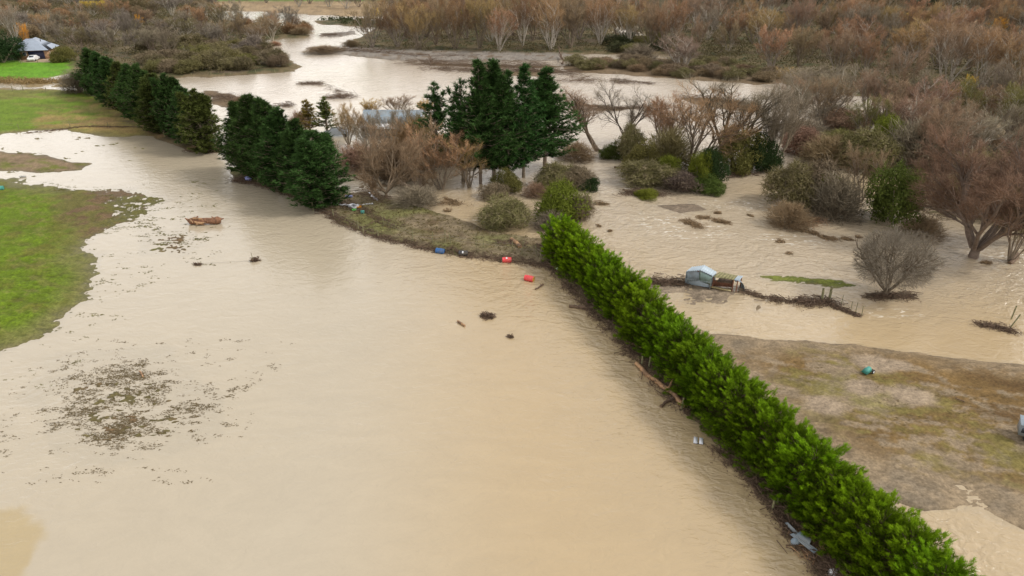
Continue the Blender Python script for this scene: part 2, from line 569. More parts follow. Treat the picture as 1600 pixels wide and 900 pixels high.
def mixc(c, w, col):
    w = np.clip(w, 0, 1)[..., None]
    return c * (1 - w) + np.array(col)[None, None, :] * w


C = np.ones(GX.shape + (3,)) * np.array((0.22, 0.165, 0.10))
big = fbm(GX, GY, 9, 4, 21)
mid = fbm(GX, GY, 2.2, 4, 31)
fine = fbm(GX, GY, 0.5, 3, 41)
# streaks drawn out by the flow
sx, sy = GX * 0.93 - GY * 0.36, GX * 0.36 + GY * 0.93
streak = fbm(sx * 0.35, sy, 0.9, 4, 51)
streak2 = fbm(sx * 0.3, sy, 3.0, 4, 61)
GREEN, OLIVE, BROWN, SILT, MUD = (0.115, 0.175, 0.012), (0.13, 0.135, 0.025), (0.17, 0.105, 0.045), (0.26, 0.20, 0.13), (0.20, 0.15, 0.105)
for nm in ('left_wood', 'island', 'right_wood', 'far_land', 'scrub_bar', 'belt', 'thicket'):
    C = mixc(C, W[nm] * 1.0, (0.12, 0.095, 0.05))
    C = mixc(C, W[nm] * sstep(0.0, 0.35, mid), (0.055, 0.060, 0.025))
    C = mixc(C, W[nm] * sstep(0.15, 0.4, big), (0.13, 0.10, 0.065))
C = mixc(C, W['far_land'], (0.30, 0.22, 0.13))
C = mixc(C, W['far_land'] * sstep(430, 450, GY), (0.09, 0.19, 0.03))
g = W['paddock']
C = mixc(C, g, GREEN)
C = mixc(C, g * sstep(-0.15, 0.45, mid + 0.6 * big), OLIVE)
C = mixc(C, g * 0.6 * sstep(0.1, 0.5, streak + 0.4 * fine), (0.16, 0.15, 0.045))
C = mixc(C, g * 0.5 * (1 - sstep(0.02, 0.28, h)), (0.10, 0.09, 0.03))
for nm in ('tongue', 'patch', 'small_patch'):
    C = mixc(C, W[nm] * 1.3, (0.125, 0.115, 0.035) if nm != 'patch' else (0.125, 0.105, 0.045))
    C = mixc(C, W[nm] * sstep(-0.1, 0.3, mid), (0.15, 0.10, 0.055))
g = np.clip(W['strip'] * 1.3, 0, 1)
C = mixc(C, g, (0.13, 0.14, 0.03))
C = mixc(C, g * (1 - sstep(-62, -50, GX)) * sstep(-0.6, 0.1, streak), (0.22, 0.16, 0.10))
g = W['upper']
C = mixc(C, g * 1.2, (0.135, 0.205, 0.022))
C = mixc(C, g * sstep(-0.2, 0.4, streak2 + 0.3 * mid), (0.17, 0.17, 0.045))
dry = g * sstep(0.35, 0.95, (GX + 100) / 30 + 0.5 * mid)
C = mixc(C, dry * 0.8, (0.30, 0.19, 0.085))
C = mixc(C, g * (1 - sstep(0.0, 0.16, h)) * 0.8, (0.14, 0.11, 0.06))
C = mixc(C, W['lawn'] * 1.3, (0.115, 0.26, 0.018))
C = mixc(C, W['lawn'] * 0.7 * sstep(0.1, 0.5, streak2), (0.16, 0.25, 0.03))
C = mixc(C, W['pond_rim'], (0.26, 0.19, 0.09))
C = mixc(C, W['belt'] * sstep(-0.2, 0.2, mid), (0.24, 0.16, 0.08))
g = np.clip(W['bank'] * 1.3, 0, 1)
C = mixc(C, g, (0.19, 0.15, 0.095))
C = mixc(C, g * sstep(0.0, 0.35, mid + 0.3 * big), (0.13, 0.095, 0.055))
C = mixc(C, g * 0.9 * sstep(-0.05, 0.45, big + 0.25 * streak + 0.25 * sstep(-4, -16, GX) - 0.1), (0.15, 0.15, 0.055))
for nm in ('gravel', 'gravel2'):
    C = mixc(C, W[nm] * 1.4, (0.24, 0.215, 0.185))
    C = mixc(C, W[nm] * sstep(0.1, 0.4, mid), (0.16, 0.12, 0.085))
for nm in ('spit', 'shoal1', 'bar1', 'bar2', 'bar3', 'bar4', 'bar5'):
    C = mixc(C, W[nm] * 1.4, (0.16, 0.115, 0.07))
g = np.clip(W['mudflat'] * 1.4, 0, 1)
C = mixc(C, g, SILT)
inner = poly_sd(GX, GY, [G(*p) for p in [(1150, 556), (1290, 545), (1450, 560), (1600, 590), (3000, 700), (3000, 880), (1640, 800), (1560, 762), (1440, 742), (1370, 715), (1310, 690), (1230, 620)]])
inn = sstep(-2.0, 2.5, inner + 1.6 * mid)
C = mixc(C, g * inn * sstep(-0.35, 0.1, streak + 0.5 * fine + 0.5 * big), (0.165, 0.105, 0.042))
C = mixc(C, g * inn * 0.9 * sstep(0.05, 0.45, streak2 + 0.35 * fine), (0.11, 0.066, 0.028))
C = mixc(C, g * inn * 0.65 * sstep(-0.05, 0.4, -big + 0.5 * streak + 0.3 * fine), (0.175, 0.16, 0.05))
C = mixc(C, g * (1 - inn) * sstep(0.0, 0.5, mid), (0.23, 0.185, 0.13))
for (q, r) in (((1372, 572), 1.7), ((1405, 575), 1.2), ((1345, 610), 1.4), ((1420, 622), 1.6), ((1290, 640), 1.5)):
    x0, y0 = G(*q)
    C = mixc(C, g * (1 - sstep(r * 0.4, r, np.hypot((GX - x0) * 0.8, GY - y0) + 0.5 * mid)), (0.30, 0.235, 0.165))
C = mixc(C, W['green_isle'] * 1.3, (0.15, 0.17, 0.035))
C = mixc(C, W['green_isle'] * sstep(0, 0.4, streak), (0.17, 0.13, 0.05))
C = mixc(C, W['shed_mud'] * 1.3, (0.27, 0.215, 0.155))
C = mixc(C, W['shed_mud'] * sstep(0.0, 0.3, streak), (0.19, 0.15, 0.11))
C = mixc(C, W['slab'] * 1.3, (0.21, 0.165, 0.12))
C = mixc(C, W['tree_mound'] * 1.2, (0.19, 0.15, 0.10))
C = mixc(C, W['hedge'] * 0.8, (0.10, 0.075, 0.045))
dw = poly_sd(GX, GY, [G(*p) for p in [(30, 92), (90, 92), (92, 99), (34, 99)]])
C = mixc(C, sstep(-1, 1, dw), (0.42, 0.32, 0.22))
C = mixc(C, sstep(350, 420, GY) * sstep(0, 60, GX - 0.35 * (GY - 380) + 30), (0.06, 0.055, 0.03))
C *= (1 + 0.28 * fine + 0.22 * e2)[..., None]
wetness = 1 - sstep(0.0, 0.10, h)
C *= (1 - 0.18 * wetness)[..., None]
# the ditch-like puddles on the mud flat
for (q, rx, ry) in (((1528, 788), 1.0, 2.8),):
    x0, y0 = G(*q)
    d = np.hypot((GX - x0) / rx, (GY - y0) / ry) + 0.3 * mid + 0.12 * fine
    h = h - 0.22 * (1 - sstep(0.2, 2.2, d))
me = make_mesh("ground", np.stack([GX, GY, h], -1).reshape(-1, 3), Fq, smooth=True)
ca = me.attributes.new("soil", 'FLOAT_COLOR', 'POINT')
ca.data.foreach_set("color", np.concatenate([np.clip(C, 0.01, 0.9), wetness[..., None]], -1).astype(np.float32).ravel())
m, nt, b = node_mat("flooded_ground")
at = nt.nodes.new("ShaderNodeAttribute")
at.attribute_name = "soil"
tc = nt.nodes.new("ShaderNodeTexCoord")
no = nt.nodes.new("ShaderNodeTexNoise")
no.inputs['Scale'].default_value = 5.0
no.inputs['Detail'].default_value = 8
no.inputs['Roughness'].default_value = 0.7
nt.links.new(tc.outputs['Object'], no.inputs['Vector'])
mr = nt.nodes.new("ShaderNodeMapRange")
mr.inputs['From Min'].default_value = 0.3
mr.inputs['From Max'].default_value = 0.7
mr.inputs['To Min'].default_value = 0.6
mr.inputs['To Max'].default_value = 1.4
nt.links.new(no.outputs[0], mr.inputs['Value'])
mx = nt.nodes.new("ShaderNodeVectorMath")
mx.operation = 'SCALE'
nt.links.new(at.outputs['Color'], mx.inputs[0])
nt.links.new(mr.outputs[0], mx.inputs['Scale'])
nt.links.new(mx.outputs[0], b.inputs['Base Color'])
rr = nt.nodes.new("ShaderNodeMapRange")
rr.inputs['To Min'].default_value = 0.85
rr.inputs['To Max'].default_value = 0.5
nt.links.new(at.outputs['Alpha'], rr.inputs['Value'])
nt.links.new(rr.outputs[0], b.inputs['Roughness'])
b.inputs['Specular IOR Level'].default_value = 0.12
bp = nt.nodes.new("ShaderNodeBump")
bp.inputs['Strength'].default_value = 0.5
bp.inputs['Distance'].default_value = 0.08
nt.links.new(no.outputs[0], bp.inputs['Height'])
nt.links.new(bp.outputs[0], b.inputs['Normal'])
me.materials.append(m)
tag(link("ground", me), "muddy flooded farmland with green paddocks and silt covered flats", kind='structure')

# ------------------------------------------------------------------ the flood water
py = np.linspace(1150, -4, 260)
Yn = np.array([G(800, v)[1] for v in py])
Yr = np.concatenate([[-900, -60, -20, 0, 8], Yn[Yn > 10], np.geomspace(Yn[-1] * 1.03, 4500, 12)])
U = np.concatenate([-u_out[::-1], np.linspace(-1.12, 1.12, 400), u_out])
half = (np.maximum(Yr, 10) * cp + CAM_H * sp) * 800 / FPX
WX = half[:, None] * U[None, :]
WY = np.repeat(Yr[:, None], len(U), 1)
hw = land(WX, WY)
river = np.maximum(sstep(-8, 10, poly_sd(WX, WY, [G(*p) for p in [(270, 110), (480, 60), (480, 20), (640, 20), (620, 60), (1000, 85), (1500, 150), (1500, 230), (1200, 300), (1600, 340), (2400, 380), (2400, 520), (1600, 480), (1180, 470), (960, 400), (860, 360), (640, 250), (480, 200), (350, 200)]])), 0)
calm = 1 - river
shallow = sstep(-0.22, -0.01, hw + 0.07 * fbm(WX, WY, 2.5, 3, 7))
t1 = fbm(WX, WY, 22, 3, 91)
t2 = fbm(WX * 0.4, WY, 5, 4, 92)
TAN, GREYT, RIV = np.array((0.455, 0.345, 0.20)), np.array((0.46, 0.40, 0.30)), np.array((0.47, 0.385, 0.27))
left = 1 - sstep(-14, 2, WX + 0.10 * (WY - 40))
WC = TAN + (GREYT - TAN) * (left * 0.9)[..., None]
WC = WC + (RIV - WC) * (river * 0.9)[..., None]
WC = WC + (np.array((0.60, 0.52, 0.42)) - WC) * (river * sstep(70, 130, WY) * 0.9)[..., None]  # bright sky mirrored by the far river, painted into its colour
WC *= (1 + 0.02 * t1 + 0.05 * t2 * river)[..., None]
WC = WC + (np.array((0.27, 0.25, 0.20)) - WC) * (shallow * 0.18)[..., None]
# wavy-edged ochre patch mixed into the water colour, lower left corner
oc = 1 - sstep(-0.9, 0.3, np.hypot((WX + 28.5) / 1.0, (WY - 24) / 0.9) - 4.9 + 2.2 * fbm(WX, WY, 2.4, 4, 55))
WC = WC + (np.array((0.40, 0.29, 0.11)) - WC) * (oc * 0.6)[..., None]
rough_sea = np.clip(river * (0.85 - 0.6 * sstep(75, 160, WY)) + (1 - sstep(1.5, 12, hedge_sd(WX, WY))) * 0.45 + sstep(-0.2, 0.6, t1) * 0.28 + 0.15, 0, 1)
bankrip = poly_sd(WX, WY, Rg['bank'][0])
rough_sea = np.clip(rough_sea + 0.6 * sstep(-14, -1, bankrip), 0, 1)
rough_sea *= 1 - 0.5 * left
# broken white water
fo = np.zeros(WX.shape)
for (q, rx, ry) in (((1165, 320), 9, 3.0), ((965, 295), 5, 3), ((1290, 340), 7, 3), ((1240, 375), 6, 3), ((1030, 345), 6, 4), ((1080, 360), 7, 4), ((755, 345), 3, 1.5), ((1590, 400), 6, 3), ((1390, 490), 4, 1.2), ((560, 300), 6, 6), ((400, 170), 14, 10), ((620, 230), 14, 12)):
    x0, y0 = G(*q)
    fo = np.maximum(fo, 1 - sstep(0.3, 1.0, np.hypot((WX - x0) / rx, (WY - y0) / ry)))
foam = fo
nr, nc = WX.shape
idx = np.arange(nr * nc).reshape(nr, nc)
Fq = np.stack([idx[:-1, :-1], idx[:-1, 1:], idx[1:, 1:], idx[1:, :-1]], -1).reshape(-1, 4)
me = make_mesh("flood_water", np.stack([WX, WY, np.zeros_like(WX)], -1).reshape(-1, 3), Fq, smooth=True)
ca = me.attributes.new("silt", 'FLOAT_COLOR', 'POINT')
ca.data.foreach_set("color", np.concatenate([np.clip(WC, 0, 1), foam[..., None]], -1).astype(np.float32).ravel())
cb = me.attributes.new("chop", 'FLOAT', 'POINT')
cb.data.foreach_set("value", rough_sea.astype(np.float32).ravel())
m, nt, b = node_mat("muddy_water")
at = nt.nodes.new("ShaderNodeAttribute")
at.attribute_name = "silt"
ch = nt.nodes.new("ShaderNodeAttribute")
ch.attribute_name = "chop"
tc = nt.nodes.new("ShaderNodeTexCoord")


def noise_node(nt, tc, scale, det, vec_scale, rot=0.0, dist=0.0):
    mp = nt.nodes.new("ShaderNodeMapping")
    mp.inputs['Scale'].default_value = vec_scale
    mp.inputs['Rotation'].default_value = (0, 0, rot)
    nt.links.new(tc.outputs['Object'], mp.inputs['Vector'])
    n = nt.nodes.new("ShaderNodeTexNoise")
    n.inputs['Scale'].default_value = scale
    n.inputs['Detail'].default_value = det
    n.inputs['Distortion'].default_value = dist
    nt.links.new(mp.outputs[0], n.inputs['Vector'])
    return n


n1 = noise_node(nt, tc, 1.5, 5, (1, 1.7, 1), 0.5, 1.0)
n2 = noise_node(nt, tc, 0.42, 3, (1, 1.3, 1), -0.3, 1.6)
ad = nt.nodes.new("ShaderNodeMath")
ad.operation = 'MULTIPLY_ADD'
ad.inputs[1].default_value = 1.6
nt.links.new(n2.outputs[0], ad.inputs[0])
nt.links.new(n1.outputs[0], ad.inputs[2])
st = nt.nodes.new("ShaderNodeMapRange")
st.inputs['To Min'].default_value = 0.012
st.inputs['To Max'].default_value = 0.17
nt.links.new(ch.outputs['Fac'], st.inputs['Value'])
mu = nt.nodes.new("ShaderNodeMath")
mu.operation = 'MULTIPLY'
nt.links.new(ad.outputs[0], mu.inputs[0])
nt.links.new(st.outputs[0], mu.inputs[1])
bp = nt.nodes.new("ShaderNodeBump")
bp.inputs['Strength'].default_value = 1.0
bp.inputs['Distance'].default_value = 1.0
nt.links.new(mu.outputs[0], bp.inputs['Height'])
nt.links.new(bp.outputs[0], b.inputs['Normal'])
# silt swirls in the colour
n3 = noise_node(nt, tc, 0.22, 6, (1, 2.2, 1), 0.4, 1.5)
m3 = nt.nodes.new("ShaderNodeMapRange")
m3.inputs['From Min'].default_value = 0.35
m3.inputs['From Max'].default_value = 0.65
m3.inputs['To Min'].default_value = 0.975
m3.inputs['To Max'].default_value = 1.025
nt.links.new(n3.outputs[0], m3.inputs['Value'])
vs = nt.nodes.new("ShaderNodeVectorMath")
vs.operation = 'SCALE'
nt.links.new(at.outputs['Color'], vs.inputs[0])
nt.links.new(m3.outputs[0], vs.inputs['Scale'])
n4 = noise_node(nt, tc, 1.3, 8, (0.8, 2.0, 1), 0.25, 1.2)
m4 = nt.nodes.new("ShaderNodeMapRange")
m4.inputs['From Min'].default_value = 0.56
m4.inputs['From Max'].default_value = 0.66
nt.links.new(n4.outputs[0], m4.inputs['Value'])
m5 = nt.nodes.new("ShaderNodeMath")
m5.operation = 'MULTIPLY'
nt.links.new(m4.outputs[0], m5.inputs[0])
nt.links.new(at.outputs['Alpha'], m5.inputs[1])
mf = nt.nodes.new("ShaderNodeMixRGB")
nt.links.new(m5.outputs[0], mf.inputs[0])
nt.links.new(vs.outputs[0], mf.inputs[1])
mf.inputs[2].default_value = (0.78, 0.72, 0.62, 1)
nt.links.new(mf.outputs[0], b.inputs['Base Color'])
b.inputs['Roughness'].default_value = 0.10
b.inputs['IOR'].default_value = 1.75
me.materials.append(m)
tag(link("flood_water", me), "wide sheet of tan silty flood water", kind='structure')


# ------------------------------------------------------------------ plants: raw geometry
def frusta(P0, P1, R0, R1, n=5):
    P0, P1 = np.array(P0), np.array(P1)
    R0, R1 = np.array(R0), np.array(R1)
    t = P1 - P0
    t /= np.linalg.norm(t, axis=1)[:, None] + 1e-9
    ref = np.where(np.abs(t[:, 2:3]) < 0.9, np.array([[0, 0, 1.0]]), np.array([[1.0, 0, 0]]))
    a = np.cross(t, ref)
    a /= np.linalg.norm(a, axis=1)[:, None] + 1e-9
    b = np.cross(t, a)
    th = np.arange(n) * 2 * math.pi / n
    ring = np.cos(th)[None, :, None] * a[:, None, :] + np.sin(th)[None, :, None] * b[:, None, :]
    V = np.concatenate([P0[:, None, :] + ring * R0[:, None, None], P1[:, None, :] + ring * R1[:, None, None]], 1)
    k = np.arange(n)
    f = np.stack([k, (k + 1) % n, (k + 1) % n + n, k + n], 1)
    F = (np.arange(len(P0)) * 2 * n)[:, None, None] + f[None]
    return V.reshape(-1, 3), F.reshape(-1, 4)


def norm(v):
    return v / (np.linalg.norm(v, axis=-1, keepdims=True) + 1e-9)


def blades(P, D, L, Wd, rng):
    """thin tapering twigs or needles: one triangle each"""
    n = len(P)
    r = rng.normal(size=(n, 3))
    side = norm(np.cross(D, r)) * (Wd / 2)[:, None]
    V = np.stack([P - side, P + side, P + D * L[:, None]], 1).reshape(-1, 3)
    return V, np.arange(3 * n).reshape(-1, 3)


def bent_twigs(P, D, L, Wd, rng, bend):
    """a twig of two pieces that bends on the way (3 triangles)"""
    n = len(P)
    side = norm(np.cross(D, rng.normal(size=(n, 3)))) * (Wd / 2)[:, None]
    Md = P + D * (L * 0.5)[:, None]
    D2 = norm(D + bend)
    V = np.stack([P - side, P + side, Md - side * 0.7, Md + side * 0.7, Md + D2 * (L * 0.5)[:, None]], 1).reshape(-1, 3)
    o = (np.arange(n) * 5)[:, None]
    F = np.concatenate([o + np.array([[0, 1, 3]]), o + np.array([[0, 3, 2]]), o + np.array([[2, 3, 4]])])
    return V, F


def leaves(P, N, S, rng, ratio=0.6):
    n = len(P)
    a = norm(np.cross(N, rng.normal(size=(n, 3))))
    b = norm(np.cross(N, a))
    a *= S[:, None]
    b *= (S * ratio)[:, None]
    V = np.stack([P - a, P - b, P + a, P + b], 1).reshape(-1, 3)
    return V, np.arange(4 * n).reshape(-1, 4)


def sphere_pts(n, rng):
    return norm(rng.normal(size=(n, 3)))


class Skel:
    def __init__(self, rng):
        self.rng = rng
        self.s0, self.s1, self.r0, self.r1 = [], [], [], []
        self.tp, self.td = [], []

    def grow(self, p, d, L, r, lev, spec):
        rng = self.rng
        n, wander, up, kids, ang, ratio = spec[lev]
        last = lev == len(spec) - 1
        pts = [(p, d, r)]
        for i in range(n):
            d = d + rng.normal(size=3) * wander + np.array((0, 0, up))
            d = d / np.linalg.norm(d)
            q = p + d * (L / n)
            rr = r * (1 - 0.8 * (i + 1) / n) if last else r * (1 - 0.55 * (i + 1) / n)
            self.s0.append(p)
            self.s1.append(q)
            self.r0.append(pts[-1][2])
            self.r1.append(rr)
            pts.append((q, d, rr))
            p = q
        if last:
            for q, dd, _ in pts[1:]:
                self.tp.append(q)
                self.td.append(dd)
            return
        for k in range(kids):
            t = 0.25 + 0.75 * (k + rng.rand()) / kids
            f = t * n
            i = min(int(f), n - 1)
            q = pts[i][0] + (pts[i + 1][0] - pts[i][0]) * (f - i)
            dd = pts[i + 1][1]
            s = norm(np.cross(dd, rng.normal(size=3)))
            a = ang * rng.uniform(0.6, 1.3)
            nd = dd * math.cos(a) + s * math.sin(a)
            self.grow(q, nd, L * ratio * (1.15 - 0.5 * t) * rng.uniform(0.8, 1.15), pts[i + 1][2] * 0.7 + 0.004, lev + 1, spec)


def bare_proto(seed, H=10.0, stems=6, spread=0.5, trunk=0.0, r=0.16, kids=(6, 5), twigs=16, tl=0.9, tw=0.035, droop=0.0, wander=0.10, lean=(0, 0), ang=0.5):
    rng = np.random.RandomState(seed)
    sk = Skel(rng)
    spec = [(6, wander, 0.05, kids[0], ang, 0.48), (4, wander * 1.2, 0.06, kids[1], ang * 1.1, 0.55), (3, wander * 1.5, 0.05, 0, 0, 0)]
    base = np.array((0, 0, -0.2))
    if trunk > 0:
        top = np.array((lean[0] * trunk, lean[1] * trunk, trunk))
        k = 4
        for i in range(k):
            a, b = base + (top - base) * i / k, base + (top - base) * (i + 1) / k
            sk.s0.append(a)
            sk.s1.append(b)
            sk.r0.append(r * (1.9 - 0.5 * i / k))
            sk.r1.append(r * (1.9 - 0.5 * (i + 1) / k))
        base = top
    for i in range(stems):
        az = 2 * math.pi * (i + rng.rand() * 0.7) / stems
        tilt = spread * rng.uniform(0.25, 1.1)
        d = np.array((math.cos(az) * math.sin(tilt) + lean[0] * 0.5, math.sin(az) * math.sin(tilt) + lean[1] * 0.5, math.cos(tilt)))
        b0 = base + np.array((math.cos(az), math.sin(az), 0)) * r * 1.2
        sk.grow(b0, norm(d), (H - trunk) * rng.uniform(0.72, 0.98), r * rng.uniform(0.7, 1.1), 0, spec)
    tp, td = np.array(sk.tp), np.array(sk.td)
    n = len(tp)
    ii = np.repeat(np.arange(n), max(1, twigs // 3))
    rn = rng.normal(size=(len(ii), 3))
    D = norm(td[ii] + rn * 0.55 + np.array((0, 0, 0.25 - droop)))
    P = tp[ii] + rng.normal(size=(len(ii), 3)) * 0.12
    L = tl * rng.uniform(0.5, 1.3, len(ii))
    Wd = tw * rng.uniform(0.7, 1.3, len(ii))
    V, F = bent_twigs(P, D, L, Wd, rng, rn * 0.35 + np.array((0, 0, 0.25 - droop * 1.6)))
    crown = make_mesh("crown", V, F, [M['twig']])
    crown_tone(crown, (V[:, 2] / V[:, 2].max()) ** 1.3, 1)
    V2, F2 = frusta(sk.s0, sk.s1, sk.r0, sk.r1, 5)
    trunkm = make_mesh("trunk", V2, F2, [M['bark']], smooth=True)
    return dict(trunk=trunkm, crown=crown, h=V[:, 2].max(), w=np.percentile(np.abs(V[:, :2]), 97) * 2, z0=0)


def pine_proto(seed, H=11.0, R=2.4, belly=0.4, whorls=26, per=7, tufts=9, dense=1.0, bare=0.08, leaders=1, tl=0.42, droop=0.0, pw=0.92):
    rng = np.random.RandomState(seed)
    s0, s1, r0, r1 = [], [], [], []
    TP, TD, TG = [], [], []
    lead = [(0, 0, H, 1.0)] + [(rng.uniform(-1, 1) * R * 0.5, rng.uniform(-1, 1) * R * 0.5, H * rng.uniform(0.86, 0.97), 0.7) for _ in range(leaders - 1)]
    s0.append((0, 0, -0.3)); s1.append((0, 0, H * 0.5)); r0.append(0.24); r1.append(0.14)
    s0.append((0, 0, H * 0.5)); s1.append((0, 0, H)); r0.append(0.14); r1.append(0.02)
    for (lx, ly, lh, f) in lead[1:]:
        s0.append((0, 0, H * 0.45)); s1.append((lx, ly, lh)); r0.append(0.10); r1.append(0.02)
    for (lx, ly, lh, f) in lead:
        nw = int(whorls * (1 if f == 1 else 0.4))
        z_lo = bare * H if f == 1 else H * 0.55
        for i in range(nw):
            t = (i + rng.rand() * 0.5) / nw
            z = z_lo + (lh - z_lo) * min(1.0, t)
            # outline: fullest at belly, pointed top
            prof = 0.55 + 0.45 * (t / belly) ** 0.7 if t < belly else max(0.0, (1 - (t - belly) / (1 - belly))) ** pw
            rad = (R if f == 1 else R * 0.32) * (0.07 + 0.93 * prof)
            cx, cy = (lx * max(0, (z / lh - 0.45) / 0.55), ly * max(0, (z / lh - 0.45) / 0.55)) if f != 1 else (0, 0)
            k = max(3, int(per * (0.55 + 0.6 * prof)))
            for j in range(k):
                az = rng.rand() * 2 * math.pi
                rl = rad * rng.uniform(0.6, 1.16)
                rise = rng.uniform(0.05, 0.45) - droop
                p = np.array((cx, cy, z + rng.uniform(-.35, .35) * H / nw))
                q1 = p + np.array((math.cos(az) * rl * 0.6, math.sin(az) * rl * 0.6, rl * 0.6 * rise * 0.5))
                q2 = p + np.array((math.cos(az) * rl, math.sin(az) * rl, rl * rise + 0.15))
                s0 += [p, q1]; s1 += [q1, q2]; r0 += [0.05, 0.03]; r1 += [0.03, 0.01]
                m = max(3, int(tufts * dense * (0.4 + 0.6 * rl / R)))
                for a in np.linspace(0.25, 1.0, m):
                    q = p + (q1 - p) * (a / 0.6) if a < 0.6 else q1 + (q2 - q1) * ((a - 0.6) / 0.4)
                    TP.append(q + rng.normal(size=3) * 0.16 * (1.2 - 0.6 * a))
                    TD.append((math.cos(az) * 0.7, math.sin(az) * 0.7, 0.75))
                    TG.append(a * rl / (rad * 1.16))
        for z in np.linspace(lh - 0.5, lh, 5):
            TP.append(np.array((lx, ly, z))); TD.append((0, 0, 1)); TG.append(0.8)
    TP, TD = np.array(TP), norm(np.array(TD))
    nb = 13
    ii = np.repeat(np.arange(len(TP)), nb)
    D = norm(TD[ii] + rng.normal(size=(len(ii), 3)) * 0.62)
    L = tl * rng.uniform(0.6, 1.25, len(ii))
    V, F = blades(TP[ii], D, L, 0.075 * rng.uniform(0.7, 1.4, len(ii)), rng)
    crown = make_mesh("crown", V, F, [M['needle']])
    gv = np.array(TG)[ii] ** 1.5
    crown_tone(crown, np.stack([gv * 0.7, gv * 0.7, gv], 1).ravel(), 1)
    V2, F2 = frusta(s0, s1, r0, r1, 4)
    return dict(trunk=make_mesh("trunk", V2, F2, [M['bark']]), crown=crown, h=V[:, 2].max(), w=np.percentile(np.abs(V[:, :2]), 97) * 2)


def bush_proto(seed, H=3.0, W=4.0, n=2600, size=0.13, lobes=9, mat='leaf', twigs=500, hang=0.0, twl=0.6, low=0.0):
    rng = np.random.RandomState(seed)
    Vs, Fq_, Ft = [], [], []
    k = 0
    P, N = [], []
    for i in range(lobes):
        a, rr = rng.rand() * 6.283, math.sqrt(rng.rand()) * 0.74
        c = np.array((math.cos(a) * rr * W / 2, math.sin(a) * rr * W / 2, H * rng.uniform(0.15, 0.80) * (1.15 - 0.62 * rr)))
        rad = np.array((W * 0.5 * rng.uniform(0.22, 0.46), W * 0.5 * rng.uniform(0.22, 0.46), H * rng.uniform(0.18, 0.36)))
        m = n // lobes
        u = sphere_pts(m, rng)
        u[:, 2] = np.abs(u[:, 2]) * np.where(rng.rand(m) < 0.72, 1, -1)
        sh = rng.uniform(0.72, 1.08, (m, 1)) ** 0.7
        p = c + u * rad * sh
        p[:, 2] = np.maximum(p[:, 2], rng.uniform(-0.05, 0.25, m))
        P.append(p)
        N.append(norm(u + rng.normal(size=(m, 3)) * 0.6))
    P, N = np.concatenate(P), np.concatenate(N)
    V, F = leaves(P, N, size * rng.uniform(0.6, 1.4, len(P)), rng)
    Vs.append(V); Fq_.append(F); k += len(V)
    if twigs:
        j = rng.randint(0, len(P), twigs)
        D = norm(N[j] * 0.8 + rng.normal(size=(twigs, 3)) * 0.5 + np.array((0, 0, 0.35 - hang)))
        V, F = bent_twigs(P[j], D, twl * rng.uniform(0.4, 1.3, twigs), np.full(twigs, 0.035), rng, rng.normal(size=(twigs, 3)) * 0.4 + np.array((0, 0, 0.1 - hang * 2)))
        Vs.append(V); Ft.append(F + k); k += len(V)
    V = np.concatenate(Vs)
    crown = make_mesh("foliage", V, [np.concatenate(Fq_)] + ([np.concatenate(Ft)] if Ft else []), [M[mat]])
    s0, s1, r0, r1 = [], [], [], []
    for i in range(7):
        a = rng.rand() * 6.283
        s0.append((rng.normal() * 0.1, rng.normal() * 0.1, -0.2))
        s1.append((math.cos(a) * W * 0.3, math.sin(a) * W * 0.3, H * 0.6))
        r0.append(0.07); r1.append(0.02)
    V2, F2 = frusta(s0, s1, r0, r1, 5)
    return dict(trunk=make_mesh("stem", V2, F2, [M['bark']]), crown=crown, h=V[:, 2].max(), w=np.percentile(np.abs(V[:, :2]), 97) * 2)


def twig_bush_proto(seed, H=3.2, W=4.0, n=4200, droop=0.2, tl=0.8, tw=0.03):
    """leafless or thinly leaved round shrub of fine twigs"""
    rng = np.random.RandomState(seed)
    a = rng.rand(n) * 6.283
    t = rng.rand(n) ** 0.6
    el = rng.uniform(0.05, 1.5, n)
    d = np.stack([np.cos(a) * np.cos(el), np.sin(a) * np.cos(el), np.sin(el)], 1)
    env = np.array((W / 2, W / 2, H * 0.92)) * (0.62 + 0.62 * np.stack([vnoise(a * 2.6, el * 3.2, seed)] * 3, 1))
    P = d * env * (0.25 + 0.7 * t)[:, None]
    D = norm(d + rng.normal(size=(n, 3)) * 0.5 + np.array((0, 0, 0.35)))
    V, F = bent_twigs(P, D, tl * rng.uniform(0.4, 1.2, n), tw * rng.uniform(0.6, 1.5, n), rng, rng.normal(size=(n, 3)) * 0.4 + np.array((0, 0, 0.1 - droop)))
    crown = make_mesh("foliage", V, F, [M['twig']])
    crown_tone(crown, 0.25 + 0.6 * V[:, 2] / V[:, 2].max(), 1)
    m = 34
    s0, s1, r0, r1 = [], [], [], []
    for i in range(m):
        q = rng.randint(n)
        mid_ = P[q] * 0.5 + rng.normal(size=3) * 0.15
        s0 += [np.array((0, 0, -0.1)), mid_]
        s1 += [mid_, P[q]]
        r0 += [0.06, 0.03]
        r1 += [0.03, 0.012]
    V2, F2 = frusta(s0, s1, r0, r1, 4)
    return dict(trunk=make_mesh("stem", V2, F2, [M['bark']]), crown=crown, h=V[:, 2].max(), w=np.percentile(np.abs(V[:, :2]), 97) * 2)


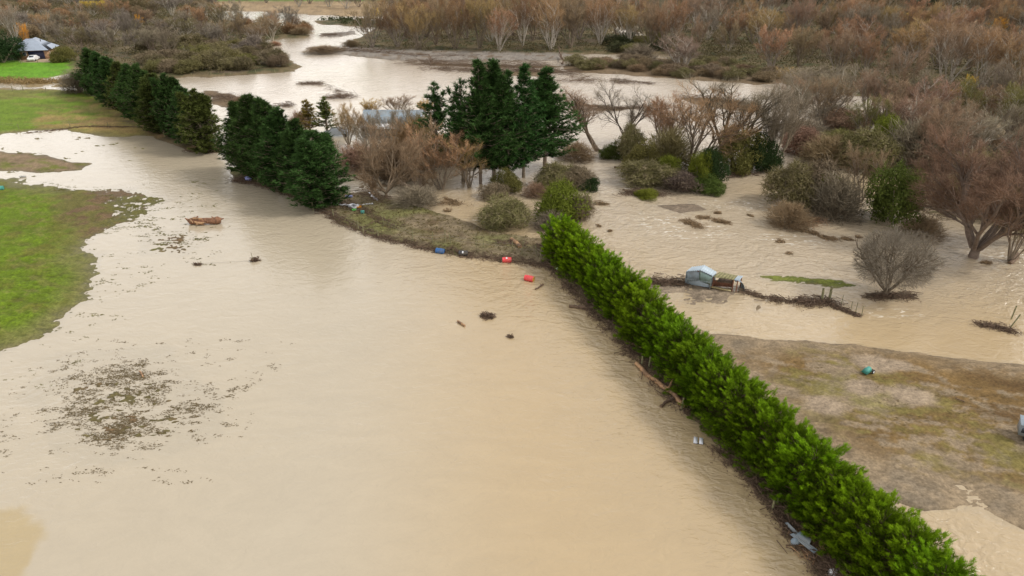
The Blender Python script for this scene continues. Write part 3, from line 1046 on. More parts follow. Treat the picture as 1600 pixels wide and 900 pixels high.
def cypress_proto(seed, H=4.3, R=1.85, n=8800):
    rng = np.random.RandomState(seed)
    # the crown is made of upswept plumes, each set with fronds
    npl = 175
    Pp, Dp = [], []
    for i in range(npl):
        t = rng.rand() ** 0.9
        z = 0.15 + t * H * 0.86
        a = rng.rand() * 6.283
        rr = R * (1.0 if t < 0.6 else 1.0 - 0.62 * ((t - 0.6) / 0.4) ** 1.5) * rng.uniform(0.80, 1.05)
        if t > 0.8:
            rr *= math.sqrt(rng.rand())
        Pp.append((math.cos(a) * rr * 0.66, math.sin(a) * rr * 0.66, z - 0.2))
        Dp.append((math.cos(a) * 1.0, math.sin(a) * 1.0, 0.25 + 0.75 * t))
    Pp, Dp = np.array(Pp), norm(np.array(Dp))
    per = n // npl
    ii = np.repeat(np.arange(npl), per)
    along = rng.rand(len(ii))
    plen = rng.uniform(0.5, 1.15, npl)[ii]
    spread = (0.15 * (1 - along) + 0.03)[:, None]
    P = Pp[ii] + Dp[ii] * (along * plen)[:, None] + rng.normal(size=(len(ii), 3)) * spread
    D = norm(Dp[ii] + rng.normal(size=(len(ii), 3)) * 0.20 + np.array((0, 0, 0.06 + 0.1)))
    L = rng.uniform(0.16, 0.36, len(ii))
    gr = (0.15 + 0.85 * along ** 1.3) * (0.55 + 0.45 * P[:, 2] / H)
    side = norm(np.cross(D, rng.normal(size=(len(ii), 3))))
    Vs, Fs, k = [], [], 0
    nf = len(ii)
    V, F = blades(P, D, L, np.full(nf, 0.028), rng)
    Vs.append(V); Fs.append(F); k += len(V)
    for j in range(2):
        for sg in (-1, 1):
            q = P + D * (L * (0.15 + 0.27 * j))[:, None]
            dd = norm(D * 0.8 + side * sg * 0.62)
            ll = L * (0.50 - 0.10 * j)
            w = np.cross(dd, np.cross(D, side))
            w = norm(w) * 0.012
            V = np.stack([q - w, q + w, q + dd * ll[:, None]], 1).reshape(-1, 3)
            Vs.append(V); Fs.append(np.arange(3 * nf).reshape(-1, 3) + k); k += len(V)
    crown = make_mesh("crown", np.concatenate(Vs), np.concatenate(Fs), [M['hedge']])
    crown_tone(crown, np.concatenate([np.repeat(gr, 3)] * 5), 1)
    s0, s1, r0, r1 = [(0, 0, -0.2)], [(0, 0, H * 0.8)], [0.13], [0.04]
    for p, d in zip(Pp, Dp):
        s0.append((0, 0, max(0.1, p[2] - 0.5))); s1.append(p + d * 0.3); r0.append(0.035); r1.append(0.015)
    V2, F2 = frusta(s0, s1, r0, r1, 4)
    return dict(trunk=make_mesh("trunk", V2, F2, [M['bark']]), crown=crown, h=H, w=2 * R)


PR = {
    'willow': [bare_proto(s, 10, 7, 0.50, 0, 0.16, (6, 5), 21, 1.0, 0.040) for s in (1, 2, 3)],
    'vase': [bare_proto(s, 10, 9, 0.40, 0, 0.13, (5, 5), 21, 1.1, 0.036, wander=0.07, ang=0.4) for s in (4, 5, 6)],
    'dome': [bare_proto(s, 8, 8, 0.95, 0.6, 0.12, (6, 5), 18, 0.9, 0.040, wander=0.13) for s in (7, 8)],
    'poplar': [bare_proto(s, 14, 3, 0.14, 2.0, 0.13, (14, 4), 15, 1.0, 0.035, wander=0.05, ang=0.35) for s in (9,)],
    'sparse': [bare_proto(10, 10, 3, 0.5, 1.5, 0.15, (8, 6), 18, 0.9, 0.022, wander=0.13, lean=(-0.35, 0)),
               bare_proto(11, 10, 5, 0.65, 0.8, 0.15, (8, 6), 18, 0.9, 0.022, wander=0.15),
               bare_proto(12, 10, 5, 0.65, 1.8, 0.16, (8, 6), 18, 0.9, 0.022, wander=0.15, lean=(0.55, 0))],
    'twiggy': [twig_bush_proto(s) for s in (20, 21, 22)],
    'leafy': [bush_proto(s, 3, 4, 9500, 0.065, 22, 'leaf', 1800, 0.0, 0.6) for s in (30, 31, 32)],
    'tangle': [bush_proto(s, 3, 4, 8000, 0.065, 20, 'tangle', 3600, 0.3, 0.7) for s in (40, 41, 42)],
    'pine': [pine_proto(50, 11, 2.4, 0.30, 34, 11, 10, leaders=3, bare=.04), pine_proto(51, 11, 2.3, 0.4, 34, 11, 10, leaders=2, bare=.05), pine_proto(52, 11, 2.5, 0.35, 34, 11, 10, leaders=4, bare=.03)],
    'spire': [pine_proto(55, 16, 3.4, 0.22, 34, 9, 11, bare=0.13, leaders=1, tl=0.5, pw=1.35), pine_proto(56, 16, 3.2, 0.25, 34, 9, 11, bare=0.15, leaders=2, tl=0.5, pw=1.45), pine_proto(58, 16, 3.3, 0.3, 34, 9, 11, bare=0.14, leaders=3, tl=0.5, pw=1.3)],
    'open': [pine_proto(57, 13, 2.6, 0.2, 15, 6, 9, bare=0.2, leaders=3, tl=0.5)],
}
CY = [cypress_proto(s) for s in (60, 61, 62, 63, 64)]
KIND = {'willow': ('bare_willow', 'bare tree'), 'vase': ('bare_tree', 'bare tree'), 'dome': ('spreading_tree', 'bare tree'),
        'poplar': ('poplar_tree', 'poplar'), 'sparse': ('bare_tree', 'bare tree'), 'twiggy': ('twiggy_shrub', 'shrub'), 'leafy': ('leafy_shrub', 'shrub'),
        'tangle': ('vine_covered_shrub', 'shrub'), 'pine': ('pine_tree', 'pine tree'), 'spire': ('pine_tree', 'pine tree'), 'open': ('pine_tree', 'pine tree')}
RND = random.Random(5)


def plant(kind, x, y, h, w, col, label, group=None, bark=(0.26, 0.21, 0.16), z=None, rz=None, tilt=(0, 0), var=None, protos=None):
    pr = protos or PR[kind]
    p = pr[var if var is not None else RND.randrange(len(pr))]
    nm, cat = KIND[kind]
    if z is None:
        z = max(zh(x, y), -0.12)
    t = thing(nm, label, cat, (x, y, z), rz if rz is not None else RND.random() * 6.283, group)
    t.rotation_euler = (tilt[0], tilt[1], t.rotation_euler[2])
    s = w / p['w']
    q = RND.uniform(0.86, 1.16) if not protos else 1.0
    t.scale = (s * q, s / q, h / p['h'])
    a = link(p['trunk'].name.split('.')[0], p['trunk'], t)
    a.color = (*bark, 1)
    c = link(p['crown'].name.split('.')[0], p['crown'], t)
    k = RND.uniform(0.88, 1.12)
    c.color = (col[0] * k, col[1] * k, col[2] * k, 1)
    return t


def at(kind, px, pb, pt, pw, col, label, group=None, **kw):
    x, y = G(px, pb)
    return plant(kind, x, y, max(0.5, height_of(pb, pt)), metres(pw, pb), col, label, group, **kw)


RUST, BRN, GBR, ORO, RED = (0.315, 0.19, 0.105), (0.255, 0.185, 0.11), (0.225, 0.19, 0.135), (0.31, 0.21, 0.095), (0.265, 0.175, 0.118)
YEL, ORA = (0.55, 0.38, 0.04), (0.55, 0.26, 0.03)
OLV, DGR, LGR, MGR, KHK = (0.155, 0.145, 0.045), (0.035, 0.06, 0.02), (0.155, 0.18, 0.025), (0.085, 0.115, 0.025), (0.19, 0.165, 0.07)
TNG, TNGB = (0.17, 0.155, 0.065), (0.20, 0.155, 0.10)
PINE, PINE2, SPR = (0.036, 0.070, 0.018), (0.055, 0.073, 0.018), (0.034, 0.075, 0.019)
PALE = (0.42, 0.38, 0.32)

# ------------------------------------------------------------------ the clipped cypress hedge
ORD = ['first', 'second', 'third', 'fourth', 'fifth', 'sixth', 'seventh', 'eighth', 'ninth', 'tenth', 'eleventh', 'twelfth', 'thirteenth', 'fourteenth', 'fifteenth', 'sixteenth', 'seventeenth', 'eighteenth', 'nineteenth', 'twentieth',
       'twenty-first', 'twenty-second', 'twenty-third', 'twenty-fourth', 'twenty-fifth', 'twenty-sixth', 'twenty-seventh', 'twenty-eighth', 'twenty-ninth', 'thirtieth', 'thirty-first', 'thirty-second', 'thirty-third', 'thirty-fourth']
pts = []
acc = 0.0
for (x1, y1), (x2, y2) in zip(HEDGE[:-1], HEDGE[1:]):
    L = math.hypot(x2 - x1, y2 - y1)
    n = max(1, round(L / 1.75))
    for k in range(n):
        pts.append((x1 + (x2 - x1) * k / n, y1 + (y2 - y1) * k / n))
n_h = sum(1 for q in pts if q[1] > 17.5)
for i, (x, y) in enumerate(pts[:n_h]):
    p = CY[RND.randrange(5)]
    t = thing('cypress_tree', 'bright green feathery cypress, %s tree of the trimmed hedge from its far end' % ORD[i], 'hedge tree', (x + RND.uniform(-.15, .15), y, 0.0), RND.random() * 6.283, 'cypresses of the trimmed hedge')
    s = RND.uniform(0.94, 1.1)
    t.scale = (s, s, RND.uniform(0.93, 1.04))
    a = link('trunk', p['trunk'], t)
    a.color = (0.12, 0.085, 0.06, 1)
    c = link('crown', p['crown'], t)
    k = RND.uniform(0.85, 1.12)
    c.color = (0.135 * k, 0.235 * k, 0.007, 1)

# ------------------------------------------------------------------ shelter belt of pines
row1 = [(153, 150, 73, 38, PINE), (168, 160, 79, 38, PINE), (184, 170, 88, 38, PINE), (200, 180, 95, 38, PINE2), (217, 190, 98, 38, PINE), (234, 200, 98, 38, PINE),
        (254, 208, 114, 50, PINE2), (277, 216, 113, 42, PINE), (299, 227, 134, 44, PINE), (321, 239, 136, 44, PINE2)]
for i, (a, b_, c, w, col) in enumerate(row1):
    at('pine', a, b_, c, w * 1.0, col, 'dark green pine, %s in the left shelter belt counted from its far end' % ORD[i], 'pines of the left shelter belt')
row2 = [(385, 272, 158, 54), (406, 284, 146, 62), (428, 291, 152, 60), (452, 302, 166, 66), (477, 313, 182, 62), (503, 326, 203, 72)]
for i, (a, b_, c, w) in enumerate(row2):
    at('pine', a, b_, c, w * 0.95, PINE, 'dark green pine, %s in the right shelter belt counted from its far end' % ORD[i], 'pines of the right shelter belt')
for (a, b_, c, w, k, lb) in [(684, 262, 122, 58, 'open', 'open topped pine left of the tall pine clump, with two thin leaders'),
                             (724, 284, 116, 50, 'open', 'thin straggly pine at the left side of the tall pine clump'),
                             (751, 287, 86, 70, 'spire', 'tall pine with a thin bare topped leader in the left of the clump'),
                             (772, 282, 86, 84, 'spire', 'tallest bulky dark pine in the middle of the riverside clump'),
                             (794, 283, 104, 62, 'spire', 'shorter dark pine squeezed in the middle of the riverside clump'),
                             (818, 277, 94, 76, 'spire', 'tall pointed dark pine, second from the right of the clump'),
                             (851, 264, 99, 84, 'spire', 'pointed dark pine at the right end of the riverside clump')]:
    at(k, a, b_, c, w * 0.95, SPR, lb, 'riverside clump of tall pines')

# ------------------------------------------------------------------ plants told apart one by one
for row in [
    ('dome', 604, 312, 178, 150, BRN, 'big spreading bare willow on the fence bank beside scattered white litter', dict(bark=(0.22, 0.165, 0.115))),
    ('willow', 690, 296, 196, 95, RUST, 'rust coloured bare tree just left of the tall pine clump', {}),
    ('dome', 652, 300, 222, 80, BRN, 'low brown bare willow right of the big spreading willow', {}),
    ('willow', 733, 292, 205, 70, ORO, 'olive brown bare tree in front of the tall pine clump', {}),
    ('dome', 592, 244, 164, 70, GBR, 'pale bare tree standing before the white shed roof', dict(bark=PALE)),
    ('twiggy', 640, 258, 172, 80, ORO, 'golden brown twiggy shrub at the right end of the shed', {}),
    ('open', 486, 214, 152, 34, (0.20, 0.15, 0.03), 'golden green young conifer behind the right shelter belt', {}),
    ('open', 512, 212, 148, 34, (0.11, 0.14, 0.03), 'mid green young conifer behind the right shelter belt', {}),
    ('vase', 545, 226, 152, 46, ORO, 'slender tree with last yellow leaves left of the shed', {}),
    ('twiggy', 470, 196, 164, 30, RED, 'small reddish bare shrub at the river edge behind the belt', {}),
    ('vase', 572, 232, 166, 46, ORO, 'slender bare tree at the left corner of the shed', dict(bark=PALE)),
    ('willow', 628, 238, 160, 62, GBR, 'pale twiggy tree hiding the right half of the shed roof', dict(bark=PALE)),
    ('leafy', 652, 232, 168, 44, (0.20, 0.16, 0.05), 'golden olive shrub against the right end of the shed', {}),
    ('willow', 578, 184, 150, 36, (0.42, 0.30, 0.08), 'yellowish sapling behind the left end of the shed', {}),
    ('willow', 622, 182, 145, 40, RED, 'pinkish sapling behind the middle of the shed', {}),
    ('willow', 664, 182, 150, 36, (0.40, 0.28, 0.08), 'yellowish sapling behind the right end of the shed', {}),
    ('twiggy', 560, 262, 214, 66, RED, 'reddish brown bare shrub in front of the parked dark vehicle', {}),
    ('twiggy', 618, 276, 212, 80, BRN, 'brown shrub below the pale bare tree by the shed', {}),
    ('twiggy', 700, 250, 196, 70, ORO, 'gold brown shrub under the open topped pine', {}),
    ('twiggy', 650, 322, 282, 60, GBR, 'grey brown flood washed shrub on the bank right of the big willow', {}),
    ('tangle', 787, 350, 297, 76, TNG, 'round shrub covered in pale vine seed heads, standing in the current', {}),
    ('tangle', 771, 307, 281, 42, TNGB, 'small pale tangled shrub behind the round vine covered one', {}),
    ('leafy', 791, 298, 254, 42, OLV, 'olive shrub at the foot of the tall pine clump', {}),
    ('tangle', 872, 292, 247, 64, TNG, 'drooping vine covered shrub right of the tall pine clump', {}),
    ('tangle', 902, 294, 254, 44, TNGB, 'brown vine covered shrub leaning over the water', {}),
    ('leafy', 922, 297, 273, 30, DGR, 'low dark green shrub trailing in the channel', {}),
    ('twiggy', 838, 307, 276, 34, RED, 'small reddish brown shrub left of the bright green round one', {}),
    ('leafy', 882, 342, 273, 72, LGR, 'bright green round shrub behind the far end of the hedge', {}),
    ('tangle', 906, 344, 296, 34, TNGB, 'straw coloured vine curtain on the right of the bright green shrub', {}),
    ('twiggy', 862, 356, 322, 52, GBR, 'grey leafless brush at the far end of the hedge', {}),
    ('leafy', 1012, 308, 291, 38, LGR, 'small green mound shrub on a raft of debris in the channel', {}),
    ('twiggy', 900, 248, 216, 60, BRN, 'brown brush under the left leaning bare tree', {}),
    ('leafy', 960, 246, 216, 42, MGR, 'green shrub under the twin stemmed dark bare tree', {}),
    ('tangle', 985, 250, 182, 40, TNG, 'tall olive vine covered stump left of the bank shrubs', {}),
    ('leafy', 1004, 268, 206, 56, OLV, 'olive green shrub at the left of the mid channel bank', {}),
    ('tangle', 1010, 286, 242, 74, TNG, 'broad brown green shrub at the front of the mid channel bank', {}),
    ('twiggy', 1044, 262, 190, 90, KHK, 'large khaki twiggy shrub in the mid channel bank', {}),
    ('leafy', 1040, 280, 236, 44, LGR, 'yellow green shrub in the mid channel bank', {}),
    ('tangle', 1062, 296, 262, 52, (0.10, 0.075, 0.06), 'dark brown haystack shaped tangle at the front of the bank', {}),
    ('leafy', 1094, 288, 226, 40, LGR, 'upright yellow green shrub beside the dark trunk', {}),
    ('leafy', 1110, 286, 220, 46, DGR, 'dark green shrub right of the dark trunk', {}),
    ('leafy', 1104, 296, 266, 60, MGR, 'low green shrub spilling to the right of the bank', {}),
    ('leafy', 1150, 262, 186, 80, OLV, 'olive shrub beneath the right leaning dark tree', {}),
    ('leafy', 1186, 266, 196, 48, DGR, 'dark green shrub at the right of the leaning dark tree', {}),
    ('sparse', 936, 236, 122, 120, RED, 'thin bare tree leaning left over the river', dict(var=0, rz=0.0, bark=(0.16, 0.12, 0.09))),
    ('sparse', 975, 220, 112, 100, GBR, 'twin stemmed dark bare tree leaning over the river', dict(var=1, rz=0.6, bark=(0.09, 0.07, 0.055))),
    ('sparse', 1082, 268, 112, 170, RUST, 'wide bare willow with dark split trunk on the mid channel bank', dict(var=1, rz=2.2, bark=(0.13, 0.10, 0.075))),
    ('sparse', 1112, 258, 110, 170, GBR, 'dark bare tree leaning far out to the right', dict(var=2, rz=0.1, bark=(0.09, 0.07, 0.05))),
    ('willow', 1040, 240, 134, 80, RUST, 'rust tinted bare tree behind the mid channel bank', {}),
    ('willow', 1205, 262, 128, 80, GBR, 'grey bare tree right of the leaning dark tree', {}),
    ('twiggy', 1232, 352, 308, 64, BRN, 'dark brown brush heap standing in the rapids', {}),
    ('tangle', 1232, 318, 238, 76, TNG, 'olive shrub behind the dark brown brush heap', {}),
    ('tangle', 1270, 316, 236, 66, TNGB, 'pinkish brown vine covered shrub in the right thicket', {}),
    ('twiggy', 1302, 336, 250, 86, GBR, 'grey brown round shrub in the right thicket edge', {}),
    ('leafy', 1284, 318, 262, 40, LGR, 'yellow green shrub between two brown ones', {}),
    ('willow', 1345, 316, 222, 60, BRN, 'brown bare tree with a dark trunk beside the green shrub', {}),
    ('leafy', 1392, 348, 238, 86, MGR, 'tall green shrub in the right thicket edge', {}),
    ('twiggy', 1440, 366, 326, 60, BRN, 'low brown brush left of the great willow', {}),
    ('leafy', 1384, 246, 170, 56, LGR, 'yellow green tree draped in vines in the right thicket', {}),
    ('tangle', 1350, 262, 190, 70, TNG, 'olive vine draped shrub in the right thicket', {}),
    ('twiggy', 1428, 262, 156, 110, GBR, 'wide dark grey brown shrub behind the great willow', {}),
    ('vase', 1578, 408, 268, 80, KHK, 'olive tinted slender tree at the right edge of the water', {}),
    ('vase', 1612, 380, 230, 110, GBR, 'grey slender trees cluster at the right edge', {}),
    ('leafy', 6, 99, 38, 70, (0.035, 0.065, 0.022), 'large dark evergreen tree left of the grey roofed house', {}),
    ('twiggy', 124, 146, 104, 46, GBR, 'small round grey bare tree at the far end of the shelter belt', {}),
    ('leafy', 101, 98, 70, 36, OLV, 'olive tree right of the grey roofed house', {}),
    ('leafy', 93, 98, 87, 24, LGR, 'light green rounded shrub by the driveway', {}),
    ('poplar', 33, 92, 0, 22, GBR, 'tall grey poplar behind the grey roofed house', dict(bark=PALE)),
    ('willow', 46, 80, 34, 20, ORA, 'small orange leaved tree behind the grey roofed house', {}),
    ('willow', 590, 40, 11, 24, YEL, 'yellow leaved tree beside the far river channel', {}),
    ('leafy', 601, 41, 31, 24, (0.06, 0.06, 0.03), 'dark shrub beneath the yellow river tree', {}),
    ('twiggy', 549, 74, 60, 24, BRN, 'small brown shrub at the end of the gravel bar', {}),
    ('twiggy', 430, 71, 62, 18, RUST, 'tiny rust shrub standing in the river', {}),
    ('twiggy', 505, 82, 70, 60, BRN, 'low brown brush on the left tip of the gravel bar', {}),
    ('twiggy', 1000, 97, 62, 46, GBR, 'leaning grey bare shrub at the end of the side channel', {}),
    ('willow', 1065, 112, 52, 70, (0.22, 0.16, 0.12), 'pale rounded bare tree at the end of the side channel', dict(bark=PALE)),
    ('twiggy', 375, 168, 148, 20, RED, 'small bare red shrub on the near river shoal', {}),
]:
    kind, a, b_, c, w, col, lb, kw = row
    at(kind, a, b_, c, w, col, lb, **kw)

def round_tree(seed):
    """low branching tree whose fine twigs fill a round crown"""
    p = bare_proto(seed, 6.0, 9, 0.95, 0.5, 0.11, (8, 6), 9, 0.5, 0.018, wander=0.14, ang=0.6)
    rng = np.random.RandomState(seed)
    n = 15000
    u = sphere_pts(n, rng)
    az, el = np.arctan2(u[:, 1], u[:, 0]), u[:, 2]
    bump = 0.80 + 0.38 * vnoise(az * 2.2 + 9, el * 3.5 + 5, seed)
    rad = (0.35 + 0.65 * rng.rand(n) ** 0.45) * bump
    P = u * rad[:, None] * np.array((3.2, 3.2, 2.6)) + np.array((0, 0, 3.6))
    k = (P[:, 2] > 1.15) & ((u[:, 2] > -0.8) | (rng.rand(n) < 0.5))
    P, u = P[k], u[k]
    D = norm(u * 0.9 + rng.normal(size=P.shape) * 0.55 + np.array((0, 0, 0.15)))
    V, F = bent_twigs(P, D, 0.6 * rng.uniform(0.4, 1.2, len(P)), 0.022 * rng.uniform(0.6, 1.5, len(P)), rng, rng.normal(size=P.shape) * 0.5)
    p['crown'] = make_mesh("crown", V, F, [M['twig']])
    crown_tone(p['crown'], np.full(len(V), 0.6), 1)
    p['h'], p['w'] = V[:, 2].max(), np.percentile(np.abs(V[:, :2]), 97) * 2
    return p


# the great willow and the lone round tree
big_w = bare_proto(74, 13, 8, 0.80, 1.3, 0.28, (11, 8), 45, 1.1, 0.026, wander=0.10, ang=0.55)
at('dome', 1520, 402, 192, 240, (0.215, 0.135, 0.09), 'great spreading bare willow with a thick dark trunk standing in the water', protos=[big_w], bark=(0.17, 0.13, 0.105))
lone = round_tree(71)
at('dome', 1383, 463, 352, 104, (0.19, 0.165, 0.13), 'lone round grey bare tree right of the green islet', protos=[lone], bark=(0.15, 0.12, 0.085))


# ------------------------------------------------------------------ woods
def inside_px(px, py, poly):
    c = False
    n = len(poly)
    for i in range(n):
        (x1, y1), (x2, y2) = poly[i], poly[(i + 1) % n]
        if (y1 > py) != (y2 > py) and px < (x2 - x1) * (py - y1) / (y2 - y1) + x1:
            c = not c
    return c


def wood(poly, rows, kinds, cols, group, where, hs, ws, gap=0.8, seed=1, wet=False):
    rg = random.Random(seed)
    xs = [p[0] for p in poly]
    n = 0
    wide = max(xs) if max(xs) < 1600 else 1600
    x_lo = max(0, min(xs))
    for ri, pb in enumerate(rows):
        s = 1 / metres(1, pb)
        x = min(xs) - rg.random() * 20
        while x < max(xs):
            w = rg.uniform(*ws)
            x += w * s * gap * rg.uniform(0.75, 1.3)
            yb = pb + rg.uniform(-0.5, 0.5) * (pb + 80) * 0.07
            if not inside_px(x, yb, poly):
                continue
            kind = rg.choice(kinds)
            cn, col = rg.choice(cols)
            h = rg.uniform(*hs) * (0.8 if kind in ('dome', 'twiggy') else 1)
            if kind in ('leafy', 'tangle', 'twiggy'):
                h = min(h, rg.uniform(3, 6))
            X, Y = G(x, yb)
            nm = {'leafy': 'leafy shrub', 'tangle': 'vine covered shrub', 'twiggy': 'twiggy shrub', 'poplar': 'bare poplar'}.get(kind, 'bare tree')
            side = ('left end', 'left part', 'middle', 'right part', 'right end')[min(4, max(0, int((x - x_lo) / (wide - x_lo) * 5)))]
            k_ = len(rows) - 1 - ri
            rown = 'front row' if k_ == 0 else ('back row' if ri == 0 else ORD[k_] + ' row')
            plant(kind, X, Y, h, w * (1.0 if kind not in ('poplar',) else 0.5), col, '%s %s in %s, %s of %s' % (cn, nm, rown, side, where), group,
                  bark=rg.choice([PALE, (0.25, 0.21, 0.17), (0.20, 0.16, 0.12)]))
            n += 1
    return n


n1 = wood([(1040, 20), (1700, 20), (1700, 150), (1465, 152), (1350, 148), (1250, 138), (1180, 112), (1105, 96), (1045, 80)],
          [20, 34, 50, 68, 90, 115, 143], ['willow', 'willow', 'vase', 'dome'], [('rust brown', RUST), ('rust brown', RUST), ('grey brown', GBR), ('reddish', RED), ('brown', BRN), ('orange brown', ORO)],
          'bare trees of the far right wood', 'far right wood', (11, 15), (8.5, 12), seed=3)
n2 = wood([(560, 80), (590, 60), (640, 20), (650, 0), (940, 0), (960, 50), (1040, 60), (1040, 82), (600, 82)],
          [4, 24, 44, 62, 76], ['vase', 'vase', 'willow'], [('rust brown', RUST), ('rust brown', (0.22, 0.13, 0.07)), ('brown', BRN), ('orange brown', ORO)],
          'bare willows of the river island', 'wooded river island', (13, 17), (9, 12), gap=0.62, seed=4)
n3 = wood([(-60, 0), (330, 0), (345, 30), (470, 40), (470, 58), (400, 70), (420, 88), (455, 104), (320, 117), (200, 112), (110, 96), (60, 80), (-60, 80)],
          [12, 30, 48, 66, 86], ['willow', 'willow', 'dome', 'tangle', 'tangle', 'vase'], [('brown', BRN), ('rust brown', RUST), ('grey brown', GBR), ('olive brown', (0.15, 0.125, 0.06)), ('greyish', (0.2, 0.17, 0.14))],
          'trees of the left bank wood', 'left bank wood', (7, 10), (6.5, 9), seed=6)
n4 = wood([(225, 80), (400, 76), (425, 88), (458, 105), (320, 118), (225, 116)],
          [80, 90, 98, 106, 112], ['tangle', 'tangle', 'leafy', 'tangle', 'dome'], [('brown', TNGB), ('khaki', TNG), ('olive', OLV), ('brown', (0.12, 0.10, 0.05))],
          'bank shrubs of the left wood', 'left bank scrub', (3.5, 5), (5, 7), gap=0.7, seed=7)
n5 = wood([(330, -8), (700, -8), (700, 12), (560, 20), (500, 16), (330, 8)], [-4, 4, 14], ['willow', 'dome'], [('dull brown', (0.13, 0.10, 0.085)), ('grey brown', GBR)],
          'far tree line at top centre', 'distant line beyond river', (8, 12), (9, 12), seed=8)
n6 = wood([(330, 40), (470, 32), (482, 52), (470, 60), (395, 62)], [46, 54, 60], ['twiggy', 'twiggy', 'vase'], [('rust brown', RUST), ('brown', BRN)],
          'brush on the left river point', 'left river point', (5, 7), (5, 7), seed=9)
n7 = wood([(1200, 168), (1330, 172), (1400, 182), (1700, 165), (1700, 300), (1480, 300), (1400, 250), (1300, 270), (1200, 240)], [158, 172, 186, 202, 222, 246, 272], ['twiggy', 'willow', 'tangle', 'willow', 'vase', 'leafy'],
          [('grey brown', GBR), ('brown', BRN), ('olive', OLV), ('reddish', RED)], 'thicket plants at right', 'flooded right thicket', (7.5, 10.5), (6, 8.5), gap=0.72, seed=10)
n8 = wood([(1460, 260), (1700, 260), (1700, 400), (1640, 380), (1450, 345)], [285, 320, 350], ['twiggy', 'tangle', 'willow'], [('brown', BRN), ('reddish', RED), ('olive', KHK)],
          'shrubs behind the great willow', 'clump behind the great willow', (4.5, 7), (5, 7), gap=0.9, seed=11)
n9 = wood([(884, 100), (960, 96), (1100, 100), (1200, 112), (1250, 124), (1180, 129), (1060, 121), (960, 113), (888, 108)], [101, 106, 112, 119, 125], ['tangle', 'tangle', 'twiggy'],
          [('brown', TNGB), ('khaki', TNG), ('brown', BRN)], 'shrubs on the river spit', 'mid river spit', (2.2, 3.4), (4, 6), gap=0.6, seed=12)
n10 = wood([(950, -10), (1700, -10), (1700, 14), (950, 14)], [-8, 4, 13], ['willow', 'dome'], [('dull brown', (0.14, 0.105, 0.08)), ('rust brown', RUST)],
           'far tree line at top right', 'line below the hillside', (8, 12), (10, 14), seed=13)
n11 = wood([(940, 45), (1045, 45), (1045, 84), (945, 84)], [66, 76, 83], ['leafy', 'tangle', 'twiggy'], [('olive', OLV), ('dark green', (0.05, 0.06, 0.025))],
           'green scrub at the side channel', 'side channel scrub', (3, 4.5), (5, 7), gap=0.7, seed=14)
n12 = wood([(1190, 130), (1400, 140), (1390, 190), (1190, 180)], [140, 158], ['dome', 'vase'], [('orange brown', ORO), ('grey brown', GBR)],
           'domed trees at the wood edge', 'right wood water edge', (6, 8.5), (9, 12), gap=0.8, seed=15)
for (a, b_, c, w, col, lb) in [(1550, 66, 26, 30, ORA, 'orange leaved tree in the far right corner wood'), (1418, 40, 20, 26, YEL, 'yellow leaved tree near the dark hillside'),
                               (1512, 150, 118, 16, YEL, 'small yellow leaved tree in the right wood'), (1005, 12, -10, 24, YEL, 'yellow leaved tree at the top of the picture'),
                               (722, 46, 10, 26, (0.30, 0.28, 0.04), 'yellow green tree on the river island'), (220, 46, 22, 12, ORA, 'small orange tree in the left wood'),
                               (148, 22, 0, 40, (0.42, 0.30, 0.04), 'yellow leaved tree at the back of the left wood'), (1480, 160, 132, 40, (0.40, 0.22, 0.04), 'orange yellow shrub in the right wood')]:
    at('willow', a, b_, c, w, col, lb)
print('woods', n1, n2, n3, n4, n5, n6, n7, n8, n9, n10, n11, n12)


def scatter_stuff(name, label, polys, n, size, col, mat, seed, hgt=(0.2, 1.2), clump=12):
    """ground cover: one mesh of many small leaf clumps"""
    rng = np.random.RandomState(seed)
    out = []
    for poly, share in polys:
        P = np.array([G(*p) for p in poly])
        m = int(n * share)
        X = rng.uniform(P[:, 0].min(), P[:, 0].max(), m * 6)
        Y = rng.uniform(P[:, 1].min(), P[:, 1].max(), m * 6)
        k = poly_sd(X, Y, P) > 0
        out.append(np.stack([X[k][:m], Y[k][:m]], 1))
    C2 = np.concatenate(out)
    hh = land(C2[:, 0], C2[:, 1])
    k = hh > -0.05
    C2, hh = C2[k], hh[k]
    ii = np.repeat(np.arange(len(C2)), clump)
    u = sphere_pts(len(ii), rng)
    u[:, 2] = np.abs(u[:, 2])
    hz = rng.uniform(hgt[0], hgt[1], len(C2))[ii]
    P = np.stack([C2[ii, 0] + u[:, 0] * hz * 1.2, C2[ii, 1] + u[:, 1] * hz * 1.2, hh[ii] + u[:, 2] * hz], 1)
    V, F = leaves(P, norm(u + rng.normal(size=u.shape) * 0.5), size * rng.uniform(0.6, 1.5, len(ii)), rng)
    o = link(name, make_mesh(name, V, F, [M[mat]]))
    o.color = (*col, 1)
    return tag(o, label, kind='stuff')


